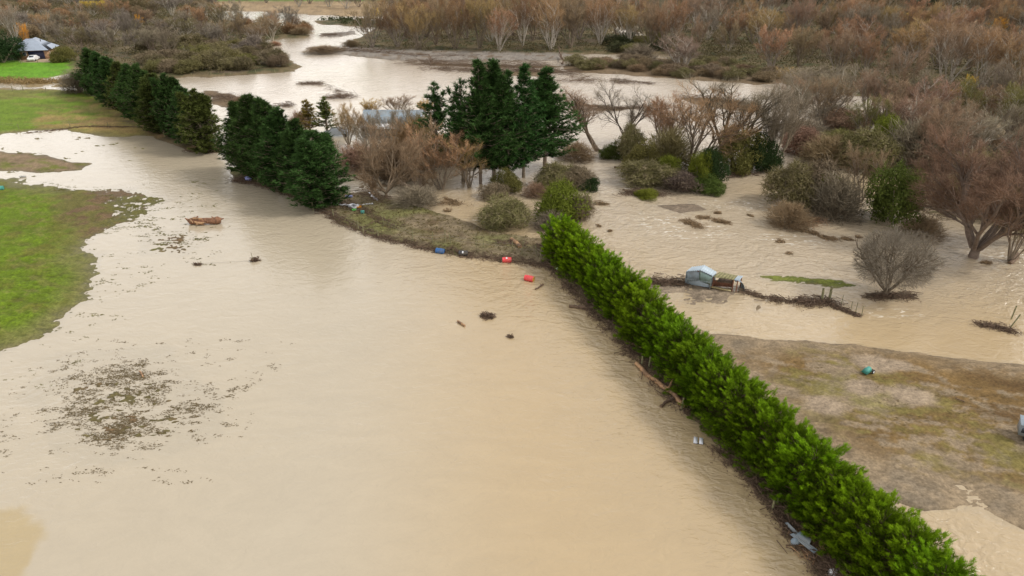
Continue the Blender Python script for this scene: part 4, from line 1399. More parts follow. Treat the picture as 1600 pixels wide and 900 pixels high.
PW = [(1045, 22), (1700, 22), (1700, 165), (1465, 158), (1250, 140), (1100, 100), (1045, 84)]
PI = [(560, 80), (640, 20), (650, 0), (950, 0), (1045, 60), (1045, 84), (840, 85), (600, 80)]
PL = [(110, 96), (0, 60), (-60, 0), (330, 0), (345, 35), (470, 45), (400, 70), (455, 106), (320, 118), (200, 116)]
scatter_stuff('undergrowth', 'low olive undergrowth beneath the riverside woods', [(PW, .45), (PI, .2), (PL, .35)], 6000, 0.2, (0.12, 0.10, 0.05), 'leaf', 81, (0.8, 3.0), 34)
scatter_stuff('rushes', 'low scrub along the far sand bar', [([(490, 31), (560, 29), (655, 33), (655, 40), (560, 42)], 1)], 160, 0.35, (0.06, 0.07, 0.03), 'leaf', 82, (0.6, 1.8), 14)
scatter_stuff('hill_forest', 'dark scrub forest covering the hillside at the top', [([(1150, 14), (2300, 14), (2300, -30), (900, -40), (1000, -2)], 1)], 6000, 1.5, (0.055, 0.055, 0.03), 'leaf', 83, (3.0, 7.0), 14)
scatter_stuff('rough_grass', 'rough grass tufts on the fence bank', [([(380, 272), (540, 305), (620, 315), (760, 362), (870, 378), (870, 410), (780, 404), (640, 380), (520, 335)], 1)], 1100, 0.05, (0.17, 0.14, 0.06), 'leaf', 84, (0.05, 0.16), 9)
scatter_stuff('reeds', 'dry brown reeds around the pond', [([(-60, 126), (60, 124), (110, 122), (128, 130), (60, 131), (-60, 136)], 1)], 700, 0.14, (0.28, 0.21, 0.09), 'leaf', 85, (0.3, 1.0), 14)


def tufts(name, label, poly, rate, col, seed, clus=0.9, soft=2.5, thr=0.05, size=0.12, only_wet=True, ramp=0.45):
    """grass tips breaking the surface of very shallow water; rate is the most tips per square metre"""
    rng = np.random.RandomState(seed)
    P = np.array([G(*p) for p in poly])
    lo, hi = P.min(0) - soft, P.max(0) + soft
    n = int((hi[0] - lo[0]) * (hi[1] - lo[1]) * rate)
    X, Y = rng.uniform(lo[0], hi[0], n), rng.uniform(lo[1], hi[1], n)
    sd = poly_sd(X, Y, P)
    dens = sstep(-soft, soft * 1.6, sd)
    v = 1.3 * fbm(X * 0.45, Y, clus, 4, seed, 0.8) + 0.4 * fbm(X, Y, clus * 4, 2, seed + 5) + (dens - 0.8) * 0.8
    k = rng.rand(n) < sstep(thr, thr + ramp, v) ** 1.5
    if only_wet:
        k &= land(X, Y) < 0.05
    X, Y = X[k], Y[k]
    g0 = np.maximum(land(X, Y), 0)
    ii = np.repeat(np.arange(len(X)), 2)
    m = len(ii)
    Q = np.stack([X[ii] + rng.normal(size=m) * 0.08, Y[ii] + rng.normal(size=m) * 0.04, rng.uniform(0.0, 0.04, m) + g0[ii]], 1)
    a = rng.normal(size=m) * 0.5
    L = size * rng.uniform(0.4, 1.5, m)
    d1 = np.stack([np.cos(a), np.sin(a), np.zeros(m)], 1) * L[:, None]
    d2 = np.stack([-np.sin(a), np.cos(a), rng.uniform(0.1, 0.9, m)], 1) * (L * 0.34)[:, None]
    V = np.stack([Q - d1, Q - d2 * 0.4 + d1 * 0.2, Q + d1, Q + d2], 1).reshape(-1, 3)
    o = link(name, make_mesh(name, V, np.arange(4 * m).reshape(-1, 4), [M['leaf']]))
    o.color = (*col, 1)
    print(name, len(X))
    return tag(o, label, kind='stuff')


tufts('grass_tips', 'brown grass tips speckling the shallow lower left water', [(105, 570), (230, 556), (325, 620), (318, 680), (215, 712), (120, 705), (70, 630)], 230, (0.165, 0.13, 0.07), 201, 0.6, 2.6, -0.45, 0.06, True, 1.1)
tufts('grass_tips', 'olive grass tips on the small shoal below the stump', [(228, 368), (305, 363), (322, 382), (282, 398), (225, 394)], 70, (0.14, 0.13, 0.045), 202, 0.9, 3.2, -0.35, 0.085, True, 0.9)
tufts('grass_tips', 'olive grass tips along the drowned edge of the left paddock', [(60, 295), (150, 296), (268, 312), (235, 350), (150, 365), (122, 400), (158, 432), (148, 480), (85, 532), (0, 565), (0, 530), (100, 470), (90, 400), (120, 340)], 70, (0.145, 0.14, 0.04), 203, 0.9, 4.0, -0.38, 0.085, True, 1.0)
tufts('grass_tips', 'grass tips along the shore of the upper paddock', [(0, 205), (100, 200), (240, 208), (225, 222), (100, 214), (0, 216)], 5, (0.17, 0.14, 0.07), 204, 2.0, 5.0, 0.0, 0.3)
tufts('grass_tips', 'grass tips around the narrow grass strip', [(0, 234), (70, 241), (155, 258), (126, 272), (0, 274)], 8, (0.15, 0.13, 0.05), 205, 1.6, 4.0, 0.0, 0.25)
tufts('grass_clumps', 'brown matted grass clumps on the right mud flat', [(1170, 545), (1400, 553), (1700, 600), (1700, 830), (1560, 775), (1400, 730), (1240, 620)], 16, (0.15, 0.105, 0.05), 206, 1.2, 3.0, 0.0, 0.07, False, 0.9)
tufts('grass_clumps', 'short green tufts on the left paddock', [(0, 300), (110, 305), (150, 335), (90, 400), (110, 440), (60, 510), (0, 530), (-60, 520), (-60, 300)], 6, (0.12, 0.16, 0.02), 207, 1.2, 1.0, -0.1, 0.08, False, 0.9)

# ------------------------------------------------------------------ flood debris
def debris(line, n, wid, hgt, label, col=None, seed=0, stick=0.9, name='debris_drift', mat='driftwood', litter=6):
    """a drift of sticks and litter along a line of photo points"""
    rng = np.random.RandomState(seed + 1000)
    pts = np.array([G(*q) for q in line])
    seg = np.linalg.norm(pts[1:] - pts[:-1], axis=1)
    cum = np.concatenate([[0], np.cumsum(seg)])
    s = rng.rand(n) * cum[-1]
    C0 = np.stack([np.interp(s, cum, pts[:, 0]), np.interp(s, cum, pts[:, 1])], 1) + rng.normal(size=(n, 2)) * wid * 0.42
    base = np.maximum(land(C0[:, 0], C0[:, 1]), 0.0)
    prof = fbm(C0[:, 0], C0[:, 1], 1.6, 3, seed) * 0.5 + 0.75
    z = base + rng.rand(n) * hgt * np.clip(prof, 0.1, 1.4)
    along = pts[-1] - pts[0]
    a0 = math.atan2(along[1], along[0])
    a = a0 + rng.normal(size=n) * 0.8
    D = norm(np.stack([np.cos(a), np.sin(a), rng.normal(size=n) * 0.16], 1))
    L = stick * rng.uniform(0.25, 1.3, n)
    P = np.concatenate([C0, z[:, None]], 1)
    r = 0.012 + 0.035 * rng.rand(n) ** 3
    V, F = frusta(P - D * L[:, None] / 2, P + D * L[:, None] / 2, r, r * 0.5, 4)
    m = n * litter
    ii = rng.randint(0, n, m)
    Q = P[ii] + rng.normal(size=(m, 3)) * np.array((wid * 0.22, wid * 0.22, hgt * 0.18))
    Q[:, 2] = np.maximum(Q[:, 2] - hgt * 0.3, base[ii] + 0.005)
    V2, F2 = leaves(Q, norm(rng.normal(size=(m, 3)) + np.array((0, 0, 1.2))), 0.07 * rng.uniform(0.5, 1.6, m), rng, 0.35)
    o = link(name, make_mesh(name, np.concatenate([V, V2]), [np.concatenate([F, F2 + len(V)])], [M[mat]]))
    return tag(o, label, kind='stuff')


debris([(370, 282), (400, 287), (450, 302), (500, 327), (535, 349), (580, 367), (640, 383), (700, 395), (780, 406), (868, 418)], 1500, 0.9, 0.30, 'brown flood wrack caught along the bank fence', seed=1)
debris([(520, 318), (560, 330), (590, 345), (620, 360)], 300, 1.4, 0.3, 'dark brown debris strewn below the big willow', seed=2)
debris([(770, 380), (800, 384), (860, 392)], 120, 1.0, 0.2, 'thin debris line on the bank near the hedge', seed=3)
debris([(862, 420), (935, 498), (960, 520), (1002, 566), (1040, 610), (1075, 648)], 700, 0.9, 0.35, 'brown flood wrack along the foot of the hedge', seed=4)
debris([(1120, 702), (1150, 722), (1180, 750), (1215, 795), (1240, 832), (1290, 885)], 620, 0.8, 0.3, 'flood wrack along the near foot of the hedge', seed=5)
debris([(1015, 441), (1045, 443), (1074, 442)], 300, 1.0, 0.5, 'brown debris bank left of the wrecked hen house', seed=6)
debris([(1160, 455), (1190, 465), (1235, 472), (1262, 468)], 240, 0.7, 0.3, 'debris line trailing right from the hen house', seed=7)
debris([(1255, 475), (1290, 472), (1305, 476)], 260, 1.0, 0.7, 'brown debris mound around the broken fence posts', seed=8)
debris([(1300, 478), (1343, 494)], 120, 0.4, 0.25, 'debris hanging on the wire fence', seed=9)
debris([(1530, 508), (1558, 512), (1590, 520)], 150, 0.7, 0.35, 'debris raft around the leaning post at right', seed=10)
debris([(1254, 840), (1270, 862), (1290, 870)], 260, 0.8, 0.3, 'orange brown twigs heaped below the roofing sheets', seed=11, mat='pale_wood', stick=0.5)
debris([(1288, 884), (1310, 905)], 220, 0.9, 0.5, 'dark brown brush at the bottom by the white float', seed=12)
debris([(1070, 345), (1095, 356)], 140, 0.9, 0.45, 'straw brown raft of weed in the channel', seed=13, mat='weed', stick=0.6, litter=12)
debris([(1092, 340), (1106, 340)], 80, 0.6, 0.3, 'small weed raft right of the bare mud slab', seed=14, mat='weed', stick=0.6, litter=12)
debris([(1115, 344), (1138, 349)], 90, 0.6, 0.3, 'small drift of weed nearest the hen house channel', seed=15, mat='weed', stick=0.6, litter=12)
debris([(975, 304), (1005, 300), (1040, 306)], 320, 1.3, 0.55, 'debris raft holding the small green mound', seed=16)
debris([(1284, 370), (1304, 375)], 110, 0.7, 0.25, 'brown weed raft in the right channel', seed=17, mat='weed', stick=0.6, litter=12)
debris([(1235, 352), (1280, 345)], 200, 1.6, 0.6, 'broken orange brown branches beside the dark brush heap', seed=18, mat='pale_wood')
debris([(690, 318), (720, 319)], 90, 1.0, 0.5, 'small brown stick heap in the backwater below the pines', seed=19, mat='weed', stick=0.6, litter=12)
debris([(930, 318), (948, 320)], 60, 0.7, 0.4, 'small brown clump drifting in the channel', seed=20, mat='weed', stick=0.6, litter=12)
debris([(570, 304), (600, 318), (660, 312)], 300, 2.0, 0.5, 'dark sticks piled round the big willow trunk', seed=21)
debris([(640, 99), (700, 101), (780, 105), (860, 104)], 500, 5.0, 1.6, 'long jam of driftwood logs in mid river', seed=22, stick=7, litter=12)
debris([(668, 107), (740, 112), (760, 110)], 260, 3.5, 1.2, 'driftwood jam nearest the tall pines', seed=23, stick=5, litter=8)
debris([(470, 134), (505, 133), (545, 150)], 0 + 120, 2.0, 0.5, 'thin sticks on a river shoal behind the belt', seed=24, stick=2)
debris([(470, 131), (502, 131)], 160, 1.6, 0.7, 'dark weed raft in the left river', seed=25, stick=2)
debris([(510, 153), (548, 152)], 200, 2.4, 0.8, 'dark driftwood raft above the shed', seed=26, stick=2.5)
debris([(437, 166), (455, 166)], 120, 1.6, 0.8, 'brown snag clump left of the shed', seed=27, stick=1.6)
debris([(760, 113), (830, 112), (900, 116)], 420, 4.0, 1.3, 'driftwood and brush on the bar behind the tall pines', seed=41, stick=5, litter=10)
debris([(860, 126), (930, 128), (900, 120)], 160, 3.0, 0.8, 'scattered sticks on the shoal left of the spit', seed=42, stick=4)
debris([(1070, 152), (1130, 158), (1190, 168)], 260, 3.0, 0.8, 'brown stick bar behind the leaning dark tree', seed=43, stick=3)
debris([(490, 78), (540, 80), (600, 84)], 300, 3.0, 1.2, 'driftwood along the left tip of the gravel bar', seed=44, stick=4)
debris([(500, 57), (530, 55)], 120, 3.0, 1.0, 'driftwood on the small upstream gravel bar', seed=45, stick=4)
debris([(330, 150), (360, 158), (420, 175)], 220, 3.0, 1.0, 'brown brush scattered over the shoal by the belt', seed=46, stick=3)
debris([(600, 84), (650, 88), (740, 90)], 240, 3.0, 0.7, 'sticks stranded on the gravel bar', seed=28, stick=3)
debris([(960, 128), (992, 130)], 160, 2.4, 0.9, 'driftwood raft below the river spit', seed=29, stick=3)
debris([(1000, 130), (1020, 131)], 60, 1.4, 0.5, 'small driftwood raft right of the larger one', seed=30, stick=2)
debris([(905, 172), (960, 170), (1010, 168)], 260, 1.8, 0.6, 'driftwood trunk line behind the leaning bare trees', seed=31, stick=3)
debris([(340, 150), (400, 158), (380, 172), (420, 178)], 260, 3.0, 0.5, 'stick covered shoal right of the shelter belt', seed=32, stick=2)
debris([(235, 205), (255, 208)], 120, 1.5, 0.5, 'dark debris at the foot of the shelter belt', seed=33, stick=1.5)
debris([(300, 236), (340, 236)], 200, 1.6, 0.5, 'dark debris around the last pine of the left belt', seed=34, stick=1.2)
debris([(368, 282), (392, 284)], 160, 1.2, 0.5, 'debris clump at the first fence post of the bank', seed=35, stick=1)
debris([(1360, 466), (1400, 463), (1430, 463)], 220, 0.8, 0.3, 'roots and sticks under the lone round tree', seed=36)
debris([(40, 208), (120, 200), (225, 200)], 260, 0.6, 0.14, 'dark tide line across the upper paddock', seed=37, stick=0.8)
debris([(1140, 278), (1180, 272)], 60, 0.8, 0.5, 'snagged sticks right of the mid channel bank', seed=38, stick=2)
debris([(1205, 262), (1208, 300)], 100, 1.2, 0.7, 'dark snag at the left of the right thicket', seed=39, stick=1.5)
debris([(850, 414), (868, 420)], 90, 0.5, 0.5, 'debris wedged against the far end of the hedge', seed=40)


def log(pa, pb, r0, r1, label, mat='driftwood', stubs=3, seed=0, name='drift_log', bend=0.15, za=0.1, zb=0.1, cat='log'):
    rng = np.random.RandomState(seed + 300)
    A, B = P3(*pa, 0), P3(*pb, 0)
    A[2], B[2] = max(zh(A[0], A[1]), 0) + za, max(zh(B[0], B[1]), 0) + zb
    L = np.linalg.norm(B - A)
    n = 8
    pts, rad = [], []
    side = norm(np.cross(B - A, (0, 0, 1)))
    for i in range(n + 1):
        t = i / n
        pts.append(A + (B - A) * t + side * math.sin(t * 3.1 + seed) * bend * L * 0.3 + rng.normal(size=3) * 0.012 * L)
        rad.append((r0 + (r1 - r0) * t) * rng.uniform(0.88, 1.12))
    o = A.copy()
    mb = MB()
    mb.tube([p - o for p in pts], rad, 8)
    for k in range(stubs):
        i = rng.randint(1, n)
        d = norm(rng.normal(size=3) + (B - A) / L * 0.6 + np.array((0, 0, 0.5)))
        q = pts[i] - o
        mb.tube([q, q + d * L * 0.1, q + d * L * 0.2 + rng.normal(size=3) * 0.05], [rad[i] * 0.5, rad[i] * 0.35, rad[i] * 0.15], 5)
    ob = mb.build(name, M[mat], smooth=True)
    ob.location = o
    return tag(ob, label, cat)


# the big stump adrift in the left water
x, y = G(321, 350)
t = thing('drift_stump', 'large brown tree stump with orange split wood adrift in the left water', 'tree stump', (x, y, 0), 0.0)
mb = MB()
rng = np.random.RandomState(5)
pts = [(-1.75, 0, .30), (-1.2, .05, .40), (-.5, 0, .36), (.2, -.05, .42), (.9, .05, .36), (1.4, .1, .42), (1.75, .2, .36)]
mb.tube(pts, [.34, .42, .36, .33, .36, .46, .30], 9)
for k in range(9):
    p = np.array(pts[rng.choice([0, 0, 1, 5, 5, 6])])
    d = norm(rng.normal(size=3) * (1, 1, .7) + (0, 0, .35))
    mb.tube([p, p + d * .35, p + d * .7 + rng.normal(size=3) * .12], [.17, .12, .05], 6)
mb.build('root_wood', M['stump_wood'], t, True)
mb = MB()
for (a, b_) in (((-1.0, -.42, .42), (0.1, -.45, .05)), ((-1.3, -.2, .74), (-.1, -.25, .66)), ((-.8, -.5, .15), (.3, -.5, .35)), ((-1.6, -.2, .66), (-1.2, -.4, .3))):
    mb.tube([a, tuple(np.add(a, b_) / 2 + np.array((0, 0, .06))), b_], [.10, .13, .05], 6)
mb.build('split_wood', M['pale_wood'], t, True)

log((889, 479), (925, 484), 0.13, 0.18, 'grey green log poking out from under the hedge', seed=1)
log((1000, 570), (1064, 641), 0.16, 0.22, 'long pale brown trunk lying along the hedge foot', 'pale_wood', 4, seed=2, bend=0.25)
log((1032, 637), (1050, 625), 0.10, 0.13, 'short forked branch beside the long pale trunk', seed=3)
log((974, 536), (1003, 547), 0.04, 0.06, 'thin bare branch reaching from the hedge foot', 'pale_wood', 1, seed=4)
log((1168, 754), (1182, 749), 0.05, 0.07, 'short dark stick poking out near the lower hedge', seed=5)
log((1205, 794), (1222, 786), 0.06, 0.08, 'mossy branch end near the roofing sheets', seed=6)
log((836, 453), (849, 446), 0.06, 0.09, 'small forked branch floating left of the hedge end', stubs=3, seed=7)
log((716, 503), (726, 511), 0.10, 0.08, 'small orange ended branch floating in mid water', 'pale_wood', 1, seed=8)
log((799, 379), (812, 391), 0.20, 0.22, 'short log with orange cut face on the bank', 'pale_wood', 1, seed=9)
log((912, 165), (960, 172), 0.30, 0.18, 'long dark trunk stranded behind the leaning bare trees', seed=10, stubs=5)
log((885, 100), (868, 86), 0.30, 0.12, 'snag sticking up at the left tip of the spit', seed=11, stubs=3, zb=2.0)
log((1500, 405), (1590, 406), 0.05, 0.05, 'thin line of drift in the water right of the great willow', seed=12, stubs=0) if False else None
log((1138, 272), (1175, 268), 0.12, 0.08, 'thin log stranded right of the mid channel bank', seed=13)
log((960, 262), (980, 264), 0.14, 0.12, 'short log in the channel left of the bank shrubs', seed=14, stubs=1)
log((1588, 400), (1575, 412), 0.35, 0.2, 'dark leaning stub at the foot of the right edge tree', seed=15)
log((218, 582), (224, 590), 0.07, 0.05, 'small orange stick in the speckled shallows', 'pale_wood', 0, seed=16)
log((1490, 628), (1505, 633), 0.04, 0.04, 'dark stick lying on the muddy grass', seed=17, stubs=1)
log((676, 103), (668, 95), 0.2, 0.1, 'upright snag in the mid river jam', seed=18, zb=1.5)
for i_, (q1, q2, n_, w_) in enumerate([((1118, 333), (1124, 333), 40, .4), ((1170, 337), (1174, 338), 25, .3), ((1122, 346), (1130, 347), 60, .5), ((1268, 364), (1275, 366), 50, .5), ((1318, 373), (1328, 375), 50, .5),
                                       ((1340, 371), (1344, 371), 25, .3), ((1214, 379), (1222, 377), 30, .4), ((1240, 358), (1262, 363), 50, .4), ((935, 353), (938, 354), 20, .3), ((952, 361), (955, 362), 16, .3),
                                       ((1535, 411), (1546, 411), 40, .3), ((1230, 397), (1236, 396), 16, .3), ((695, 310), (712, 315), 50, .5), ((697, 330), (705, 331), 30, .4)]):
    debris([q1, q2], n_, w_, 0.3, 'small clump of brown weed drifting in the flood', seed=60 + i_, stick=0.5, mat='weed', litter=12)
debris([(756, 494), (768, 496)], 150, 0.45, 0.45, 'dark green brown weed clump floating in mid water', seed=50, stick=0.4)
debris([(796, 526), (799, 528)], 30, 0.25, 0.25, 'tiny weed sprig floating right of the weed clump', seed=51, stick=0.4)
debris([(305, 413), (312, 414)], 50, 0.35, 0.3, 'small weed clump caught on the sunken wire', seed=52, stick=0.3)
debris([(394, 408), (403, 407)], 80, 0.35, 0.4, 'weed clump around the leaning post in the left water', seed=53, stick=0.4)


# ------------------------------------------------------------------ fences
def fence(posts, label, hgt=1.1, r=0.06, wires=(0.5, 0.85), col='post', name='wire_fence', lean=0.08, seed=0, post_hts=None):
    rng = np.random.RandomState(seed + 77)
    P = [np.array((*G(*q), 0.0)) for q in posts]
    for p in P:
        p[2] = zh(p[0], p[1])
    t = thing(name, label, 'fence', P[0])
    tops = []
    for i, p in enumerate(P):
        hh = post_hts[i] if post_hts else hgt * rng.uniform(0.85, 1.12)
        d = np.array((rng.normal() * lean, rng.normal() * lean, 1.0))
        b0 = p - P[0] - np.array((0, 0, .4 if p[2] < 0 else .1))
        tp = p - P[0]
        tp[2] = max(p[2], 0) - P[0][2]
        mb = MB()
        mb.tube([b0, tp + d * hh], [r, r * 0.9], 6)
        mb.build('post', M[col], t)
        tops.append((tp, d, hh))
    if wires:
        mb = MB()
        for w in wires:
            q = [a + d * min(w, hh) for (a, d, hh) in tops]
            for a, b_ in zip(q[:-1], q[1:]):
                mb.tube([a, (a + b_) / 2 - np.array((0, 0, .03)), b_], 0.010, 3, False)
        mb.build('wire', M['wire'], t)
    return t


fence([(403, 236 + 52), (430, 295), (459, 308), (490, 330), (522, 337 + 4), (560, 360), (568, 366), (592, 371)], 'post and wire fence on the bank under the right shelter belt', hgt=1.0, seed=1)
fence([(600, 357), (646, 379), (676, 384), (696, 382), (705, 385), (745, 391), (755, 392), (800, 397), (815, 401), (838, 402), (843, 409), (861, 410)], 'fence of thin standing posts on the bank behind the barrels', hgt=1.25, r=0.045, seed=2)
fence([(1285, 472), (1295, 470)], 'two broken thick posts in the debris mound', hgt=1.35, r=0.11, wires=(), seed=3)
fence([(1296, 470), (1313, 477), (1330, 486), (1337, 489), (1347, 493)], 'short wire fence running right from the debris mound', hgt=1.0, r=0.03, wires=(.3, .6, .95), seed=4)
fence([(-40, 143), (20, 143), (37, 143), (72, 144), (101, 144), (133, 144), (150, 150)], 'wire fence along the pond and upper paddock', hgt=1.0, r=0.07, seed=5)
fence([(-60, 103), (0, 102), (34, 101), (60, 100), (85, 99), (109, 98)], 'dark rail fence in front of the house lawn', hgt=1.1, r=0.09, wires=(.3, .6, .9), seed=6)
fence([(230, 205), (258, 215), (277, 219), (298, 222), (318, 240)], 'low yellow marker posts in front of the left belt', hgt=1.0, r=0.07, wires=(), seed=7)
fence([(300, 413), (330, 412), (360, 410), (397, 408)], 'sunken wire fence reaching to the leaning post in the left water', hgt=0.12, r=0.03, wires=(.08,), seed=8, post_hts=[.1, .08, .08, 1.0])
fence([(1003, 572), (1013, 575), (1064, 640)], 'mossy posts at the foot of the hedge', hgt=1.0, r=0.07, wires=(), seed=9)
fence([(1207, 796), (1333 - 120, 790)], 'short mossy posts near the roofing sheets', hgt=0.7, r=0.07, wires=(), seed=10)
fence([(1573, 512), (1579, 500)], 'leaning post with cross rail in the raft at right', hgt=1.1, r=0.06, wires=(), lean=0.25, seed=11)
fence([(300, 120), (330, 119), (360, 118), (400, 116), (430, 114)], 'distant fence along the left river bank', hgt=0.9, r=0.06, seed=12)
fence([(-40, 196), (30, 203), (110, 199), (170, 200), (225, 197)], 'sagging wire fence across the upper paddock', hgt=0.9, r=0.045, seed=13)


# ------------------------------------------------------------------ barrels and litter
def barrel(px, py, mat, lid, rz, label, sticker=None):
    x, y = G(px, py)
    z = max(zh(x, y), 0.0)
    t = thing('barrel', label, 'barrel', (x, y, z + 0.20), rz, 'plastic barrels washed up near the bank fence')
    prof = [(-.45, .0), (-.45, .26), (-.43, .285), (-.40, .285), (-.39, .27), (-.16, .29), (-.14, .305), (-.12, .29), (.12, .29), (.14, .305), (.16, .29), (.39, .27), (.40, .285), (.43, .285), (.45, .26)]
    mb = MB()
    mb.tube([(a, 0, 0) for a, r in prof], [r + 1e-4 for a, r in prof], 20, False)
    mb.build('drum_body', M[mat], t, True)
    mb = MB()
    mb.tube([(.425, 0, 0), (.435, 0, 0), (.44, 0, 0)], [.255, .255, .22], 20)
    mb.tube([(.44, .12, .05), (.46, .12, .05)], .035, 8)
    mb.build('lid', M[lid], t)
    if sticker:
        mb = MB()
        th = np.linspace(-0.5, 0.3, 5) + math.pi / 2 + sticker
        rr = .2945
        for a, b_ in zip(th[:-1], th[1:]):
            mb.slab([(-.10, math.cos(a) * rr, math.sin(a) * rr), (.05, math.cos(a) * rr, math.sin(a) * rr), (.05, math.cos(b_) * rr, math.sin(b_) * rr), (-.10, math.cos(b_) * rr, math.sin(b_) * rr)], .003)
        mb.build('sticker', M['white'], t)
    return t


barrel(688, 395, 'blue', 'blue', -0.35, 'blue barrel at the water edge, leftmost of four', None)
barrel(724, 399, 'black', 'black', -0.10, 'black barrel with white label lying at the water edge', 0.9)
barrel(792, 409, 'red', 'red', 0.0, 'faded red barrel against the bank fence', 0.5)
barrel(827, 438, 'red', 'ochre', -0.45, 'faded red barrel with ochre end floating off the bank', None)
x, y = G(2, 298)
t = barrel(1, 299, 'teal', 'teal', 0.3, 'green barrel at the left picture edge on the paddock', None)


def crate(px, py, size, mat, label, rz, name, cat, z=None, thick=True):
    x, y = G(px, py)
    t = thing(name, label, cat, (x, y, (max(zh(x, y), 0) if z is None else z)), rz)
    mb = MB()
    w, d, hh = size
    mb.box((0, 0, hh * .08), (w, d, hh * .16))
    for s in (-1, 1):
        mb.box((s * (w / 2 - .02), 0, hh / 2), (.04, d, hh))
        mb.box((0, s * (d / 2 - .02), hh / 2), (w - .082, .04, hh - .004))
    mb.build('box_body', M[mat], t)
    mb = MB()
    for s in (-1, 1):
        mb.box((0, s * (d / 2 + .012), hh * .96), (w + .05, .02, .05))
        mb.box((s * (w / 2 + .012), 0, hh * .96), (.02, d, .05))
    mb.build('rim', M[mat], t)
    return t


crate(553, 328, (.75, 1.1, .35), 'foam', 'white plastic bin tipped on the bank', 0.9, 'plastic_bin', 'bin')
crate(561, 328, (.5, .45, .2), 'orange', 'small orange plastic crate beside the white bin', 0.5, 'plastic_crate', 'crate')
crate(554, 333, (.45, .3, .15), 'lime', 'small lime green tray under the white bin', 0.1, 'plastic_tray', 'tray')
crate(567, 337, (.4, .3, .3), 'teal', 'small teal bucket box on the bank debris', 0.2, 'plastic_box', 'box')
crate(546, 312, (.8, .4, .2), 'lilac', 'lilac plastic tray below the right shelter belt', 0.1, 'plastic_tray', 'tray')
crate(389, 283, (.8, .5, .5), 'lilac', 'blue lilac crate caught in the first bank debris clump', 0.1, 'plastic_crate', 'crate')
crate(36, 277, (.7, .3, .15), 'cream', 'grey flat box afloat above the green paddock', 0.1, 'floating_box', 'box')


def rag(line, wid, label, seed):
    """ragged torn plastic sheet lying along a line"""
    rng = np.random.RandomState(seed)
    pts = [P3(*q, 0) for q in line]
    V, F = [], []
    n = 26
    xs = np.linspace(0, len(pts) - 1, n)
    for i, s in enumerate(xs):
        k = min(int(s), len(pts) - 2)
        p = pts[k] + (pts[k + 1] - pts[k]) * (s - k)
        d = norm(pts[k + 1] - pts[k])
        sd = np.array((-d[1], d[0], 0))
        w = wid * rng.uniform(0.15, 1.0)
        z = max(zh(p[0], p[1]), 0) + 0.06
        a, b_ = p + sd * w + rng.normal(size=3) * .08, p - sd * w * .5 + rng.normal(size=3) * .08
        a[2], b_[2] = z + rng.rand() * .18, z + rng.rand() * .18
        V += [a, b_, a - (0, 0, .03), b_ - (0, 0, .03)]
        if i:
            j = 4 * i
            F += [(j - 4, j - 3, j + 1, j), (j - 2, j + 2, j + 3, j - 1), (j - 4, j, j + 2, j - 2), (j - 3, j - 1, j + 3, j + 1)]
    o = link('torn_plastic_sheet', make_mesh('torn_plastic_sheet', V, np.array(F), [M['foam']]))
    return tag(o, label, 'plastic sheet')


rag([(520, 322), (530, 325), (545, 326)], .45, 'ragged white plastic sheet left of the white bin', 1)
rag([(545, 326), (563, 325), (585, 323)], .14, 'thin strip of white plastic right of the white bin', 2)
rag([(576, 306), (582, 312), (589, 318)], .3, 'white plastic strewn at the foot of the big willow', 3)

# tipped wheelbarrow on the mud flat
x, y = G(1353, 587)
t = thing('tipped_wheelbarrow', 'small teal wheelbarrow tipped over on the muddy grass', 'wheelbarrow', (x, y, zh(x, y)), 0.55)
mb = MB()
V = [(-.38, -.24, .12), (.38, -.18, .12), (.38, .18, .12), (-.38, .24, .12), (-.24, -.12, .46), (.22, -.10, .48), (.22, .10, .48), (-.24, .12, .46)]
mb.add(V, [(4, 5, 6, 7), (0, 1, 5, 4), (1, 2, 6, 5), (2, 3, 7, 6), (3, 0, 4, 7), (0, 3, 2, 1)])
mb.build('tray', M['teal'], t)
mb = MB()
th = np.linspace(0, 2 * math.pi, 15)
mb.tube([(.30 + math.cos(a) * .13, -.30, .16 + math.sin(a) * .13) for a in th], .045, 6, False)
mb.build('wheel', M['dark'], t, True)
mb = MB()
mb.tube([(.30, -.34, .16), (.30, -.26, .16)], .08, 8)
mb.build('hub', M['white'], t)
for s in (-1, 1):
    mb = MB()
    mb.tube([(.3, -.28, .16), (.35, s * .14, .30), (.62, s * .22 + .05, .10)], .022, 5)
    mb.build('handle', M['dark'], t)

# trailer at the right edge
x, y = G(1607, 690)
t = thing('box_trailer', 'grey box trailer with pale lid cut off by the right edge', 'trailer', (x, y, zh(x, y)), -0.55)
mb = MB()
mb.box((0, 0, .75), (1.5, 1.1, .75))
mb.build('body', M['grey_paint'], t)
mb = MB()
mb.box((0, 0, 1.16), (1.6, 1.2, .06))
mb.build('lid', M['tin_pale'], t)
for sx_ in (-.45, .3):
    mb = MB()
    mb.box((sx_, -.556, .78), (.42, .02, .36))
    mb.build('side_panel', M['glass'], t)
for s in (-1, 1):
    w_ = link('wheel', None, t)
    mb = MB()
    th = np.linspace(0, 2 * math.pi, 17)
    mb.tube([(-.2 + math.cos(a) * .2, s * .5, .27 + math.sin(a) * .2) for a in th], .07, 7, False)
    mb.build('tyre', M['dark'], w_, True)
    mb = MB()
    mb.tube([(-.2, s * .5 - .05, .27), (-.2, s * .5 + .05, .27)], .15, 12)
    mb.build('rim', M['tin'], w_)
mb = MB()
mb.tube([(.75, 0, .4), (1.5, 0, .35)], .04, 6)
mb.build('drawbar', M['tin'], t)

